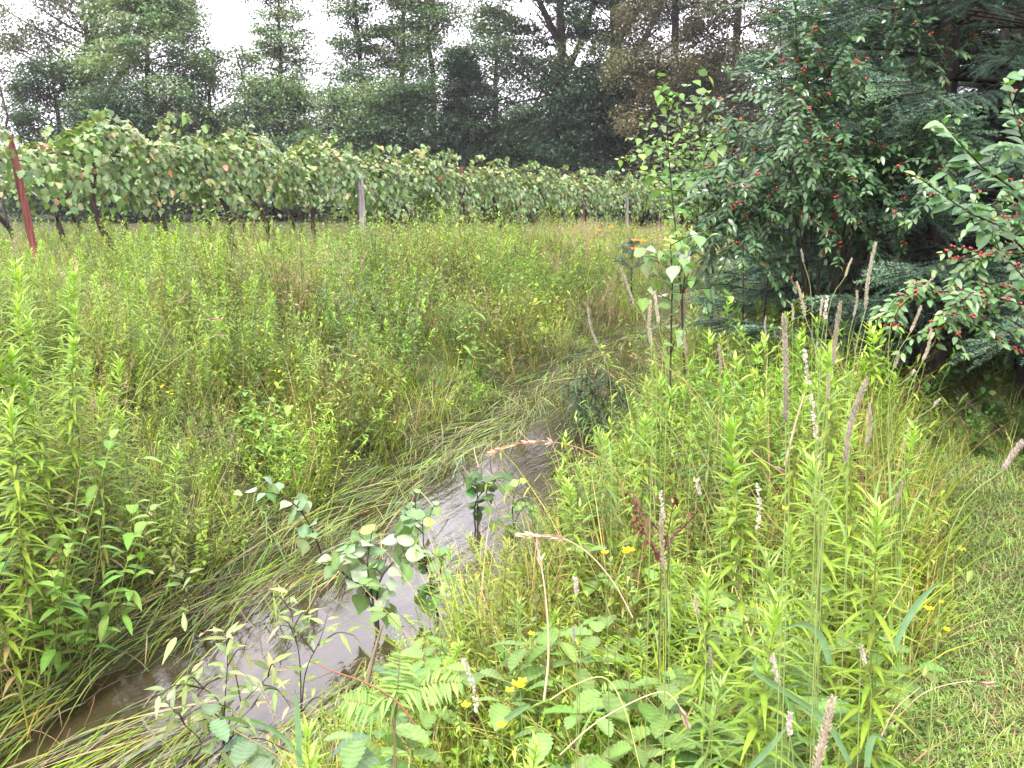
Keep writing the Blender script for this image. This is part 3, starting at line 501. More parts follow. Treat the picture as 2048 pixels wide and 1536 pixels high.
leafy('honeysuckle_bush', 'honeysuckle branches crowded with red berries over the lawn edge', 'shrub', (2.45, 4.5, 0), [
    [b, *px((2120, 760, 4.4), (1990, 650, 4.3), (1860, 590, 4.2), (1750, 640, 4.15))], [b, *px((2120, 740, 4.4), (1980, 620, 4.3), (1850, 580, 4.2), (1790, 610, 4.2))],
    [b, *px((2120, 780, 4.3), (2010, 690, 4.2), (1920, 640, 4.1), (1850, 670, 4.1))], [b, *px((2150, 640, 4.4), (2060, 520, 4.3), (1980, 510, 4.2), (1935, 540, 4.2))],
    [b, *px((2150, 600, 4.4), (2080, 470, 4.3), (2020, 440, 4.2), (1960, 440, 4.2))], [b, *px((2180, 560, 4.5), (2130, 400, 4.5), (2060, 360, 4.5), (2010, 400, 4.5))], [b, *px((2140, 700, 4.4), (2060, 590, 4.3), (1990, 575, 4.25), (1950, 600, 4.2))],
    [b, *px((2140, 720, 4.2), (2040, 610, 4.1), (1930, 600, 4.0), (1870, 640, 4.0))]],
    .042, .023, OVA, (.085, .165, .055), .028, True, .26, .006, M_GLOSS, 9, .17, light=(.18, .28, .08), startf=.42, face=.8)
# poplar saplings
PC = (.13, .23, .07); PL = (.26, .38, .07)
def sap(label, base, limbs, ll=.065, gap=.045, twigs=4, twigl=.2, col=PC, r0=.006, **k):
    base = A(*base); return leafy('poplar_sapling', label, 'sapling', base, [[base, *L] for L in limbs], ll, ll * .95, COR, col, gap, False, 0, r0, M_LEAF, twigs, twigl, light=PL, droop=-.3, fold=.12, startf=k.pop('startf', .3), **k)
bx = at(1385, 700, 6.4); bx[2] = gz(bx[0], bx[1])
sap('tallest poplar sapling with round yellow-green leaves, beside the stream', bx, [px((1360, 560, 6.4), (1345, 400, 6.4), (1335, 270, 6.4), (1338, 195, 6.4)), px((1365, 600, 6.4), (1390, 480, 6.4), (1400, 380, 6.5), (1410, 310, 6.5))], ll=.06, twigs=22, twigl=.36, gap=.05, pale=.08)
bx = at(1345, 700, 5.2); bx[2] = gz(bx[0], bx[1])
sap('poplar sapling with drooping grey-green leaves below the tallest one', bx, [px((1343, 640, 5.2), (1345, 560, 5.2), (1340, 480, 5.2))], ll=.07, twigs=9, twigl=.25, pale=.3)
bx = at(1428, 520, 8.2); bx[2] = gz(bx[0], bx[1])
sap('slim dark-stemmed poplar behind the tallest sapling', bx, [px((1425, 490, 8.2), (1400, 410, 8.2), (1375, 340, 8.2), (1362, 290, 8.2)), px((1420, 480, 8.2), (1430, 400, 8.2), (1450, 340, 8.2), (1462, 290, 8.2)), px((1420, 470, 8.2), (1380, 400, 8.2), (1340, 360, 8.2), (1325, 330, 8.2)), px((1410, 440, 8.2), (1405, 360, 8.2), (1420, 290, 8.2))], ll=.052, gap=.04, twigs=24, twigl=.5, r0=.014, startf=.35)
def wz(u, v): r = ray(u, v); t = (WZ - EZ) / r[2]; return A(r[0] * t, r[1] * t, WZ - .08)
b = wz(760, 1265)
sap('leafy poplar sapling standing in the water, left of the pair', b, [px((745, 1200, b[1]), (735, 1130, b[1]), (745, 1060, b[1])), px((735, 1190, b[1]), (690, 1150, b[1]), (655, 1120, b[1])), px((755, 1180, b[1]), (790, 1120, b[1]), (830, 1090, b[1] + .1))], ll=.085, gap=.05, twigs=4, twigl=.15, col=(.15, .25, .10), pale=.3)
b = wz(880, 1240)
sap('leafy poplar sapling standing in the water, right of the pair', b, [px((868, 1190, b[1]), (850, 1120, b[1]), (845, 1040, b[1])), px((872, 1190, b[1]), (880, 1150, b[1]), (885, 1110, b[1]))], ll=.085, gap=.05, twigs=4, twigl=.16, col=(.12, .22, .09), pale=.2)
b = wz(655, 1145)
sap('poplar twig bending left over the flowing water', b, [px((640, 1100, b[1]), (600, 1020, b[1]), (540, 985, b[1]), (460, 990, b[1]))], ll=.08, gap=.045, twigs=4, twigl=.13, col=(.19, .28, .15), pale=.4)
b = wz(955, 1060)
sap('small poplar sprig in the water near the calm pool', b, [px((955, 1000, b[1]), (950, 950, b[1])), px((950, 1010, b[1]), (985, 960, b[1]))], ll=.07, gap=.04, twigs=4, twigl=.14, col=(.08, .15, .05))
b = wz(1030, 1140)
sap('small poplar sprig rising at the right rim of the calm pool', b, [px((1030, 1080, b[1]), (1025, 1010, b[1]), (1040, 960, b[1]))], ll=.075, gap=.045, twigs=3, twigl=.14, col=(.11, .2, .06))
b = wz(830, 1020)
sap('pale leafy sprig held above the current in midstream', wz(835, 1090), [px((835, 1040, b[1] - .5), (830, 1020, b[1] - .5)), px((825, 1050, b[1] - .5), (870, 1030, b[1] - .5))], ll=.05, gap=.03, twigs=6, twigl=.12, col=(.16, .24, .12))
# willow sprigs
def willow(label, b, limbs, ll=.07, col=(.2, .27, .09), **k):
    b = A(*b); return leafy('willow_sprig', label, 'sprig', b, [[b, *L] for L in limbs], ll, ll * .24, LAN, col, .026, False, 0, .0028, M_LEAF, k.pop('twigs', 3), k.pop('twigl', .17), light=(.38, .3, .16), droop=-.25, fold=.25, startf=.15, pale=.08, **k)
b = wz(600, 1420)
willow('yellowish willow sprig over the brown water, lower left', b, [px((600, 1330, b[1]), (585, 1240, b[1]), (575, 1165, b[1])), px((610, 1350, b[1]), (640, 1280, b[1]), (655, 1230, b[1]))])
b = wz(440, 1500)
willow('willow sprig tinged pink at its tips, at the lower left', b, [px((450, 1400, b[1]), (455, 1320, b[1]), (450, 1260, b[1])), px((445, 1420, b[1]), (400, 1370, b[1]), (380, 1345, b[1])), px((460, 1440, b[1]), (520, 1370, b[1]), (550, 1340, b[1]))], ll=.085)
b = A(-1.0, 2.7, -.2)
willow('low willow sprig at the bottom edge beside the stream', b, [px((400, 1500, 2.7), (370, 1450, 2.7), (330, 1400, 2.7)), px((450, 1490, 2.7), (470, 1450, 2.7), (520, 1400, 2.7))], col=(.12, .17, .06))
b = wz(385, 1260)
willow('leaning green willow shoot in the far bank grasses', b, [px((375, 1200, b[1]), (345, 1120, b[1]), (300, 1020, b[1]))], twigs=3)
b = wz(1180, 880)
leafy('drooping_shrub', 'dark drooping clump hanging over the water in midstream', 'shrub', b, [[b, *px((1180 + dx, 830, b[1]), (1190 + dx * 2, 760 + dy, b[1]), (1185 + dx * 3, 860, b[1] - .2))] for dx, dy in [(0, 0), (-15, 20), (18, 10), (35, 25), (50, 40), (-8, -15), (25, -5)]], .1, .014, LAN, (.03, .062, .025), .02, False, 0, .004, M_LEAF, 8, .25, light=(.1, .16, .05), droop=-.7, startf=.15)
# pine seedling
b = at(1263, 580, 14.6); b[2] = gz(b[0], b[1]); root = empty('pine_seedling', b, 'tiny bluish pine seedling with whorled needles beyond the stream', 'seedling'); tg, ng = G(), G(); hh = at(1263, 478, 14.6)[2] - b[2]
tubes(tg, np.stack([np.zeros(6), np.zeros(6), np.linspace(0, hh, 6)], -1), np.linspace(.012, .004, 6), A(.1, .1, .1), 5)
for z, L_, m in [(hh * .6, .3, 6), (hh * .8, .17, 5), (hh * .93, .07, 3)]:
    for k in range(m):
        a = k * 6.28 / m + rng.normal(0, .2); c = curve(A(0, 0, z), A(math.cos(a), math.sin(a), .45), L_, A(0, 0, .2), 5); tubes(tg, c, np.linspace(.005, .002, 5), A(.1, .1, .1), 3)
        n = 130; f = rng.uniform(.25, 1, n) * 4; i = np.clip(f.astype(int), 0, 3); q = c[0, i] + (c[0, i + 1] - c[0, i]) * (f - i)[:, None]; strips(ng, q, nrm(rng.normal(0, 1, (n, 3)) + A(math.cos(a), math.sin(a), .6)), rng.normal(0, 1, (n, 3)), .09, .004, [1, .8, .1], jit((.12, .17, .11), n))
n = 160; q = np.stack([np.zeros(n), np.zeros(n), rng.uniform(.7, 1.0, n) * hh], -1); strips(ng, q, nrm(rng.normal(0, .5, (n, 3)) + UP), rng.normal(0, 1, (n, 3)), .06, .004, [1, .8, .1], jit((.08, .15, .1), n))
tg.build('stem', M_BARK, root); ng.build('needles', M_NEEDLE, root)

# ------------------------------------------------------------------ meadow beyond the stream
def thin(y, d0, pw=1.2): return rng.random(len(y)) < np.minimum(1, (d0 / np.maximum(y, .1)) ** pw)
def mead(x, y): return (dleft(x, y) > .12) & infov(x, y, .8) & thin(y, 6)
gp = [tussock(16, .46, .05, .007, C_GREEN * 1.15, .14, .7).arr(), tussock(14, .55, .06, .006, C_OLIVE, .15, .8).arr(), tussock(18, .36, .05, .007, C_GREEN, .1, .9).arr(), tussock(12, .6, .05, .005, C_OLIVE * 1.1, .25, .6).arr()]
pos = region(24000, -12, 7, 1.8, 26, mead); g = G(); do_scatter(g, gp, pos, .55, 1.1, .15, .15, patch_cols(pos, .2), sm=mound(pos[:, 0], pos[:, 1]) * (1 + .35 * ss(9, 13, pos[:, 1]) * ss(-4.5, -1.5, pos[:, 0])))
tag(g.build('meadow_grass', M_GRASS), 'tall tangled green grass filling the meadow beyond the stream', 'grass', kind='stuff')
fp = [merged(*forb(.5, 7, 130, .06, .014, C_GREEN * 1.15, LAN3, stemc=C_OLIVE, fold=0)), merged(*forb(.42, 7, 120, .04, .02, C_GREEN * 1.25, [.2, 1, .8, .05], fold=0)),
      merged(*forb(.55, 6, 130, .05, .012, A(.12, .2, .07), LAN3, fold=0)), merged(*forb(.48, 7, 130, .032, .013, C_OLIVE * 1.25, LAN3, fold=0))]
pos = region(11500, -12, 7, 1.8, 24, mead); g = G(); do_scatter(g, fp, pos, .7, 1.3, .15, .16, patch_cols(pos, .25), sm=mound(pos[:, 0], pos[:, 1]) * (1 + .3 * ss(9, 13, pos[:, 1]) * ss(-4.5, -1.5, pos[:, 0])))
tag(g.build('meadow_weeds', M_LEAF), 'mixed leafy weeds growing through the meadow grass', 'weeds', kind='stuff')
bp = [merged(*forb(.9, 9, 330, .065, .013, C_GREEN * 1.1, LAN3, -.3, fold=0)), merged(*forb(.8, 10, 330, .055, .014, A(.13, .21, .06), LAN3, -.3, fold=0)), merged(*forb(.75, 10, 360, .04, .017, C_GREEN * 1.2, [.2, 1, .8, .05], fold=0))]
pos = np.concatenate([region(700, -3, 3, 6.3, 15, lambda x, y: (dleft(x, y) > .55) & (dleft(x, y) < 4) & (x / y > -.17))[:120], region(900, -9, 3, 4, 17, lambda x, y: (dleft(x, y) > .8) & infov(x, y) & (wav(x, y, 1.15, 9) > .1))[:110]])
g = G(); do_scatter(g, bp, pos, .65, 1.1, .12, .2, patch_cols(pos, .2)); tag(g.build('meadow_bushes', M_LEAF), 'bushy leafy forbs standing in mounds on the far bank', 'weeds', kind='stuff')
# pinkish seeded grass near the vine row and along the far strip
sp = []
for k in range(4):
    g = G(); n = 16; az = rng.uniform(0, 6.28, n); P0 = np.stack([rng.normal(0, .07, n), rng.normal(0, .07, n), np.zeros(n)], -1); D = polar(az, rng.uniform(1.25, 1.55, n)); L = rng.uniform(.4, .75, n)
    cv = curve(P0, D, L, np.stack([np.cos(az), np.sin(az), -np.ones(n)], -1) * .12, 4); c = jit(C_STRAW * .8, n, .2); tubes(g, cv, [.0022, .0018, .0012, .0008], c, 3)
    m = n * 12; i = np.repeat(np.arange(n), 12); f = rng.uniform(.0, 1, m)[:, None]; q = cv[i, 2] * (1 - f) + cv[i, 3] * f; strips(g, q, nrm(rng.normal(0, .6, (m, 3)) + UP), rng.normal(0, 1, (m, 3)), .026, .006, [.3, 1, .1], jit(C_PINK, m, .25, .1)); sp.append(g.arr())
pos = np.concatenate([region(260, -9, 6, 11, 26, lambda x, y: (dleft(x, y) > 1.6) & infov(x, y)), region(110, -9, 6, 4, 12, lambda x, y: (dleft(x, y) > .5) & infov(x, y)), region(750, .5, 9, 12.5, 30, lambda x, y: (dleft(x, y) > -.3) & infov(x, y))])
g = G(); do_scatter(g, sp, pos, .6, 1.05, .1, .15); tag(g.build('seeding_grass', M_DRY), 'thin pinkish seeding grass sprinkled through the weeds, thickest toward the vines', 'grass', kind='stuff')

# goldenrod: the ones that show largest are things, the rest are one mass
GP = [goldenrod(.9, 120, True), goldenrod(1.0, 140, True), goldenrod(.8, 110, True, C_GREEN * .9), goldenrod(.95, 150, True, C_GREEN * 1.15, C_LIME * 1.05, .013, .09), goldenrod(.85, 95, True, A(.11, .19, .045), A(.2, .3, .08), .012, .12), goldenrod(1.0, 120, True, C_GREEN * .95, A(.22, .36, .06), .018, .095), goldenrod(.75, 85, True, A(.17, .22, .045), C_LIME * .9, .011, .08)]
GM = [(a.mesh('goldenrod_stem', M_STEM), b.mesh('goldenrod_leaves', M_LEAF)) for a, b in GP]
GL = [merged(*goldenrod(h, 62, False, c)) for h, c in [(.85, C_GREEN), (.95, C_GREEN * 1.15), (.75, C_GREEN * .9), (.9, C_OLIVE)]]
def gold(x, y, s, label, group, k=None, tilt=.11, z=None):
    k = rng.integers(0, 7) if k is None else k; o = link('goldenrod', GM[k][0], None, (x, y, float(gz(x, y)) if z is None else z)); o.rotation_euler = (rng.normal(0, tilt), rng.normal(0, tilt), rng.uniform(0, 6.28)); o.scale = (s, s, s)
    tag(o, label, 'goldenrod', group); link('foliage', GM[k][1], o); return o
def clump_mask(x, y): return .5 + .5 * wav(x, y, .9, 11)
pos = region(15000, -12, 7, 2.6, 22, lambda x, y: (dleft(x, y) > .45) & infov(x, y, .5) & (rng.random(len(x)) < .34 + .5 * clump_mask(x, y) ** 2 + .5 * (x < -.3 * y)) & thin(y, 6, 1.2))
s = rng.uniform(.5, .98, len(pos)) * np.where(pos[:, 0] < -.36 * pos[:, 1], .92, .9) * (.75 + .25 * ss(.3, 2, dleft(pos[:, 0], pos[:, 1]))) * (.35 + .65 * mound(pos[:, 0], pos[:, 1])); size = s / pos[:, 1]; o_ = np.argsort(-size); nb = 210
def zone(x, y):
    u = 1024 + x / y * FPX; h = 'left quarter' if u < 400 else ('left middle' if u < 750 else ('centre' if u < 1050 else 'far right end')); d = 'close to the flattened bank' if dleft(x, y) < 1.5 else ('midway to the vines' if y < 9 else 'near the vines')
    return f'goldenrod stalk in the {h} of the meadow, {d}', f'meadow goldenrods, {h}, {d}'
for i in o_[:nb]: gold(pos[i, 0], pos[i, 1], s[i], *zone(pos[i, 0], pos[i, 1]))
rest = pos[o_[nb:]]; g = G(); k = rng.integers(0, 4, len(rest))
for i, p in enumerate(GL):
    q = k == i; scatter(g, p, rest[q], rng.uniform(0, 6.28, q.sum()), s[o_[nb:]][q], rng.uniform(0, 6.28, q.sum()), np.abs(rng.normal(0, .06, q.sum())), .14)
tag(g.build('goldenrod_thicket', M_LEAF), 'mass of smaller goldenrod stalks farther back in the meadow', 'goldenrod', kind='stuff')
# tall left-edge goldenrods
for u, v, Y, l in [(70, 490, 4.6, 'highest goldenrod at the left edge, its tip under the red post'), (20, 560, 4.2, 'goldenrod left of the highest one at the left edge'), (115, 520, 5.0, 'goldenrod right of the highest one at the left edge'), (35, 640, 3.9, 'goldenrod below the highest one, close to the left edge'), (125, 640, 4.4, 'second goldenrod step down right of the highest one'),
        (30, 760, 3.6, 'left-edge goldenrod halfway down the photo'), (230, 690, 4.6, 'tall goldenrod just in front of the bare tan patch'), (175, 760, 4.1, 'goldenrod below and left of the bare tan patch'), (90, 720, 3.9, 'goldenrod in the middle of the left-edge clump'), (300, 545, 6.4, 'pale-topped goldenrod standing apart before the leaning vine trunk'),
        (320, 870, 4.3, 'lowest goldenrod above the bank right of the left-edge clump'), (250, 800, 4.4, 'goldenrod at the right side of the left-edge clump'), (10, 850, 3.3, 'lowest goldenrod at the left edge'), (60, 600, 4.4, 'bushy goldenrod directly below the highest one'), (5, 680, 3.8, 'goldenrod cut by the left edge of the photo'), (150, 590, 4.8, 'goldenrod between the highest one and the bare tan patch')]:
    p = at(u, v, Y); z = float(gz(p[0], p[1])); h = p[2] - z; gold(p[0], p[1], h / 1.06, l, 'tall goldenrods at the left edge', k=[1, 5][rng.integers(0, 2)], tilt=.05)
# broad-leaved bright plants low on the far bank, left
for u, v, Y, h in [(60, 1040, 3.55, .4), (130, 1060, 3.7, .4), (200, 1050, 3.9, .35), (20, 990, 3.5, .45), (540, 830, 6.2, .5), (570, 880, 6.0, .45), (505, 800, 6.4, .55), (930, 640, 9.5, .5), (960, 680, 9.3, .45), (760, 720, 8.3, .4)]:
    p = at(u, v, Y); z = float(gz(p[0], p[1])); st, fo = forb(max(.25, p[2] - z + .15), 5, 60, .095, .038, A(.14, .25, .045), OVA, -.4, fold=.3)
    e = empty('broadleaf_plant', (p[0], p[1], z), {60: 'bright broad-leaved plant low on the far bank, second from the left edge', 130: 'broad-leaved plant low on the far bank, third from the left edge', 200: 'broad-leaved plant low on the far bank, fourth from the left edge', 20: 'broad-leaved plant cut by the left edge low on the far bank', 540: 'leafy bright green plant in a dark hollow on the far bank', 570: 'lower right plant in the dark hollow on the far bank', 505: 'upper left plant beside the dark hollow on the far bank', 930: 'yellow-green leafy plant where the stream bends', 960: 'leafy plant just right of the one where the stream bends'}.get(u, 'leafy plant standing alone between the dark hollow and the bend'), 'plant', 'broad-leaved plants on the far bank')
    st.build('stem', M_STEM, e); fo.build('foliage', M_LEAF, e)
# long arching grass culms
def culm(label, pts, group=None, r=.0016, col=C_STRAW, head=.22, hcol=C_PINK, hl=.02, name='grass_stalk', dens=520, hw=.005):
    P = [at(u, v, Y) for u, v, Y in pts]; P[0][2] = min(P[0][2], float(gz(P[0][0], P[0][1]))) if pts[0][1] > 1e5 else P[0][2]
    b = P[0].copy(); c = spline([p - b for p in P], 24); g = G(); tubes(g, c, np.linspace(r, r * .45, 24), A(*col), 4); o = g.build(name, M_DRY, None, b); tag(o, label, 'grass stalk', group)
    if head:
        i0 = min(int(24 * (1 - head)), 19); seg = c[i0:]; L = np.linalg.norm(np.diff(seg, axis=0), axis=1).sum(); n = int(L * dens) + 8; f = rng.random(n) * (len(seg) - 1); i = np.clip(f.astype(int), 0, len(seg) - 2)
        q = seg[i] + (seg[i + 1] - seg[i]) * (f - i)[:, None]; T = nrm(seg[i + 1] - seg[i]); hg = G(); strips(hg, q, nrm(T + rng.normal(0, .22, (n, 3))), rng.normal(0, 1, (n, 3)), hl, hw, [.4, 1, .7, .1], jit(hcol, n, .22, .08)); hg.build('seed_head', M_DRY, o)
    return o
culm('pinkish reed stalk arching left over midstream', [(1250, 1010, 2.6), (1235, 950, 2.6), (1200, 915, 2.6), (1130, 888, 2.6), (1050, 885, 2.6), (985, 905, 2.6)], r=.0018, col=(.34, .22, .1), head=.34, hcol=(.42, .27, .2))
culm('straw-coloured stalk arching left above the near bank, ending in a nodding head', [(1265, 1235, 1.9), (1230, 1170, 1.9), (1180, 1110, 1.9), (1120, 1075, 1.9), (1048, 1072, 1.9)], r=.0016, col=(.55, .42, .28), head=.34, hcol=(.5, .38, .28))
culm('straight bleached stalk standing on the near bank beside the calm pool', [(1088, 1400, 1.9), (1097, 1310, 1.9), (1092, 1200, 1.9), (1075, 1085, 1.9)], r=.0026, col=(.6, .47, .32), head=.07, hcol=(.5, .38, .28))
culm('broken dry stalk folded into an upside-down V among the timothy', [(1570, 930, 1.6), (1590, 850, 1.6), (1610, 785, 1.6)], r=.0022, col=(.5, .36, .24), head=0)
culm('yellow-green blade arching over the lower right weeds', [(1100, 1400, 1.8), (1150, 1370, 1.8), (1210, 1356, 1.8), (1250, 1420, 1.75), (1280, 1536, 1.7)], r=.0018, col=(.4, .42, .12), head=0)
culm('straw stalk bowing over bramble leaves at bottom centre', [(1120, 1510, 1.6), (1200, 1440, 1.6), (1310, 1386, 1.6), (1350, 1400, 1.6), (1370, 1440, 1.6)], r=.0016, col=(.5, .42, .22), head=.1)
culm('pink stalk bowing right over the lawn', [(1750, 1480, 2.0), (1790, 1440, 2.0), (1850, 1385, 2.0), (1930, 1363, 2.0), (1975, 1368, 2.0)], r=.0016, col=(.5, .36, .25), head=.12)
culm('pink stalk leaning to the lawn in the lower right', [(1760, 1480, 1.9), (1790, 1420, 1.9), (1840, 1375, 1.9)], r=.0016, col=(.5, .36, .25), head=0)
culm('reddish bent stalk lying over the fern at lower centre', [(830, 1450, 2.0), (790, 1400, 2.0), (730, 1365, 2.0), (660, 1340, 2.0), (620, 1320, 2.0)], r=.0024, col=(.28, .13, .08), head=0)
culm('grey stick leaning in the water below the poplar saplings', [(735, 1365, 2.7), (750, 1300, 2.7), (765, 1250, 2.7)], r=.006, col=(.24, .18, .13), head=0)
culm('long green stalk arching up from the meadow middle, left one', [(270, 790, 4.6), (300, 720, 4.6), (335, 640, 4.6), (370, 590, 4.6)], col=(.3, .36, .12), head=.2)
culm('long green stalk arching up from the meadow middle, right one', [(255, 820, 4.7), (310, 720, 4.7), (350, 650, 4.7), (400, 640, 4.7), (440, 638, 4.7)], col=(.3, .36, .12), head=.2)
culm('pale stalk crossing the weeds left of the hollow', [(270, 790, 4.4), (330, 735, 4.4), (400, 685, 4.4), (440, 670, 4.4)], col=(.34, .4, .16), head=.1)
for (u0, v0, u1, v1, Y) in [(715, 660, 730, 600, 7.4), (300, 640, 325, 560, 7), (1500, 900, 1560, 940, 2.2), (540, 600, 560, 520, 9)]:
    culm('thin seeding stalk leaning over the weeds', [(u0, v0, Y), ((u0 + u1) / 2 - 5, (v0 + v1) / 2, Y), (u1, v1, Y)], 'thin seeding stalks')
for (a, b, c, d, Y, l) in [((1430, 1030), (1370, 900), (1290, 800), (1213, 745), 2.9, 'brown-headed stalk leaning over the midstream clump, left of three'), ((1450, 1010), (1390, 880), (1310, 790), (1240, 748), 3.0, 'brown-headed stalk leaning over the midstream clump, middle of three'),
        ((1500, 940), (1430, 830), (1350, 745), (1262, 712), 2.8, 'brown-headed stalk leaning over the midstream clump, right of three'), ((1600, 1100), (1520, 1010), (1440, 860), (1300, 690), 2.6, 'long thin bare stalk slanting across the near bank')]:
    culm(l, [(*a, Y), (*b, Y), (*c, Y), (*d, Y)], col=(.36, .3, .12), head=.1 if 'bare' not in l else 0, hcol=(.26, .17, .09), dens=420, hl=.012, hw=.0035, r=.0013)

# ------------------------------------------------------------------ grass laid flat by the current
def flow(x, y):
    e = .2; dx = np.interp(y + e, YF, XF) - np.interp(y - e, YF, XF); return nrm(np.stack([-dx, np.full_like(dx, -2 * e), 0 * dx], -1))
def laid(n, fn, z0, z1, L0, L1, w, cols, dev=.2, y0=1.8, y1=15, x0=-4, x1=4):
    x = rng.uniform(x0, x1, n); y = rng.uniform(y0, y1, n); k = fn(x, y) & infov(x, y, .8); x, y = x[k], y[k]; n = len(x); P = np.stack([x, y, np.maximum(gz(x, y), WZ) + rng.uniform(z0, z1, n)], -1)
    a = wav(x, y, 2.1, 3) * .3 + rng.normal(0, dev, n); D = flow(x, y); D = np.stack([D[:, 0] * np.cos(a) - D[:, 1] * np.sin(a), D[:, 0] * np.sin(a) + D[:, 1] * np.cos(a), rng.normal(.08, .1, n)], -1)
    c = jit(C_GREEN * 1.1, n, .25, .08)
    for cc, f in cols: m = rng.random(n) < f; c[m] = jit(cc, m.sum(), .25, .08)
    g = G(); strips(g, P, D, nrm(UP + rng.normal(0, .35, (n, 3))), rng.uniform(L0, L1, n), w * rng.uniform(.4, 1.2, n), [.7, 1, .95, .75, .45, .06], c, np.stack([rng.normal(0, .12, n), rng.normal(0, .06, n), -rng.uniform(.05, .25, n)], -1)); return g
gl = laid(72000, lambda x, y: (dleft(x, y) > -(.12 + .24 * ss(3.6, 5, y)) - .2 * wav(x, y, 1.6, 9)) & (dleft(x, y) < .42 + .12 * wav(x, y, 2)) & thin(y, 5, 1), .0, .10, .16, .6, .0066, [(C_OLIVE * 1.1, .3), (C_STRAW * .7, .14), (C_BLUE, .2), (C_BROWN, .14), ((.42, .3, .05), .01)], .28)
x = rng.uniform(-4, 4, 5000); y = rng.uniform(1.8, 12, 5000); k = (dleft(x, y) > -.25) & (dleft(x, y) < .5) & infov(x, y) & thin(y, 5, 1); x, y = x[k], y[k]; n = len(x); az = rng.uniform(0, 6.28, n); tubes(gl, curve(np.stack([x, y, np.maximum(gz(x, y), WZ) + rng.uniform(.02, .12, n)], -1), polar(az, rng.normal(.1, .25, n)), rng.uniform(.08, .35, n), rng.normal(0, .25, (n, 3)) - A(0, 0, .2), 5), [.0018, .0017, .0014, .001, .0006], jit((.2, .14, .08), n, .35, .1), 3)
tag(gl.build('flattened_grass', M_GLOSS), 'long grass combed flat by the current along the far bank', 'grass', kind='stuff')
gl = laid(14000, lambda x, y: (dleft(x, y) < 0) & (dright(x, y) < .15) & ((wav(x * 1.6, y * .5, 2.2, 4) > .22) | ((dright(x, y) > -.35) & (y > 6.5))) & ~((y < 6.4) & (y > 3.3) & (dright(x, y) > -.62)), -.006, .010, .25, .6, .006, [(C_OLIVE * .9, .3), (C_GREY, .25), (C_BLUE, .2), (C_STRAW * .6, .1)], .12)
tag(gl.build('submerged_grass', M_GLOSS), 'grey-green grass blades streaming just at the water surface', 'grass', kind='stuff')
gl = laid(16000, lambda x, y: ((dright(x, y) < .5) & (dright(x, y) > -.2) & (y < 3.9)) | ((dright(x, y) > -.8) & (dright(x, y) < 0) & (y < 3.45 + .1 * wav(x, y, 5))), .0, .05, .2, .5, .006, [(C_PINK * .8, .25), (C_STRAW * .8, .2), (C_GREY, .2)], .25, 1.6, 4)
tag(gl.build('matted_grass', M_GRASS), 'matted pinkish flattened grass where the bank dips in, lower left', 'grass', kind='stuff')

# ------------------------------------------------------------------ near bank
def verge(x, y): return (dright(x, y) > .0) & (x < XL(y) + .12 * wav(x, y, 3)) & infov(x, y, .5)
vt = [tussock(18, .34, .04, .005, C_GREEN * 1.35, .2, .6).arr(), tussock(16, .42, .05, .004, C_LIME * .8, .28, .7).arr(), tussock(20, .28, .05, .006, C_GREEN * 1.2, .15, .9).arr(), tussock(10, .5, .04, .009, C_GREEN * 1.3, .1, .6).arr()]
pos = region(15000, -1.4, 3.5, 1.2, 9, lambda x, y: verge(x, y) & (rng.random(len(x)) < .8)); e = np.clip((dright(pos[:, 0], pos[:, 1]) + .25) * 1.4, .45, 1) * np.where((pos[:, 0] / pos[:, 1] < .13) & (pos[:, 1] > 6), .6, 1)
g = G(); k = rng.integers(0, 4, len(pos)); low = np.clip((pos[:, 1] - .6) / 1.6, .45, 1)
for i, p in enumerate(vt):
    q = k == i; n = q.sum(); scatter(g, p, pos[q], rng.uniform(0, 6.28, n), rng.uniform(.6, 1.15, n) * e[q] * low[q], rng.uniform(0, 6.28, n), np.abs(rng.normal(0, .15, n)), .15, patch_cols(pos[q], .14))
tag(g.build('bank_grass', M_GRASS), 'lush bright green grass on the near bank', 'grass', kind='stuff')
vf = [merged(*forb(.32, 5, 60, .034, .016, C_GREEN * 1.15, OVA)), merged(*forb(.3, 6, 70, .026, .014, A(.13, .2, .06), OVA)), merged(*forb(.4, 4, 60, .05, .008, C_GREEN * 1.25, LAN)), merged(*forb(.22, 6, 60, .028, .02, C_GREEN * .9, OVA)), merged(*forb(.36, 4, 60, .034, .009, C_LIME * .85, LAN))]
pos = region(5200, -1.4, 3.3, 1.2, 8.5, lambda x, y: verge(x, y)); e = np.clip((dright(pos[:, 0], pos[:, 1]) + .25) * 1.4, .5, 1) * np.where((pos[:, 0] / pos[:, 1] < .13) & (pos[:, 1] > 6), .6, 1); g = G(); k = rng.integers(0, 5, len(pos)); low = np.clip((pos[:, 1] - .6) / 1.6, .5, 1)
for i, p in enumerate(vf):
    q = k == i; n = q.sum(); scatter(g, p, pos[q], rng.uniform(0, 6.28, n), rng.uniform(.6, 1.15, n) * e[q] * low[q], rng.uniform(0, 6.28, n), np.abs(rng.normal(0, .15, n)), .16, patch_cols(pos[q], .16))
tag(g.build('bank_weeds', M_LEAF), 'small-leaved weeds and trefoil tangled on the near bank', 'weeds', kind='stuff')
tw = [merged(*goldenrod(.75, 60, False, C_GREEN * .9)), merged(*forb(.65, 5, 90, .06, .011, C_GREEN * .95, LAN3, fold=0)), merged(*forb(.6, 5, 100, .035, .018, A(.11, .18, .05), [.2, 1, .8, .05], fold=0)), tussock(16, .78, .05, .005, C_GREEN * 1.1, .3, .6).arr(), tussock(12, .85, .05, .004, C_OLIVE * 1.2, .5, .45).arr()]
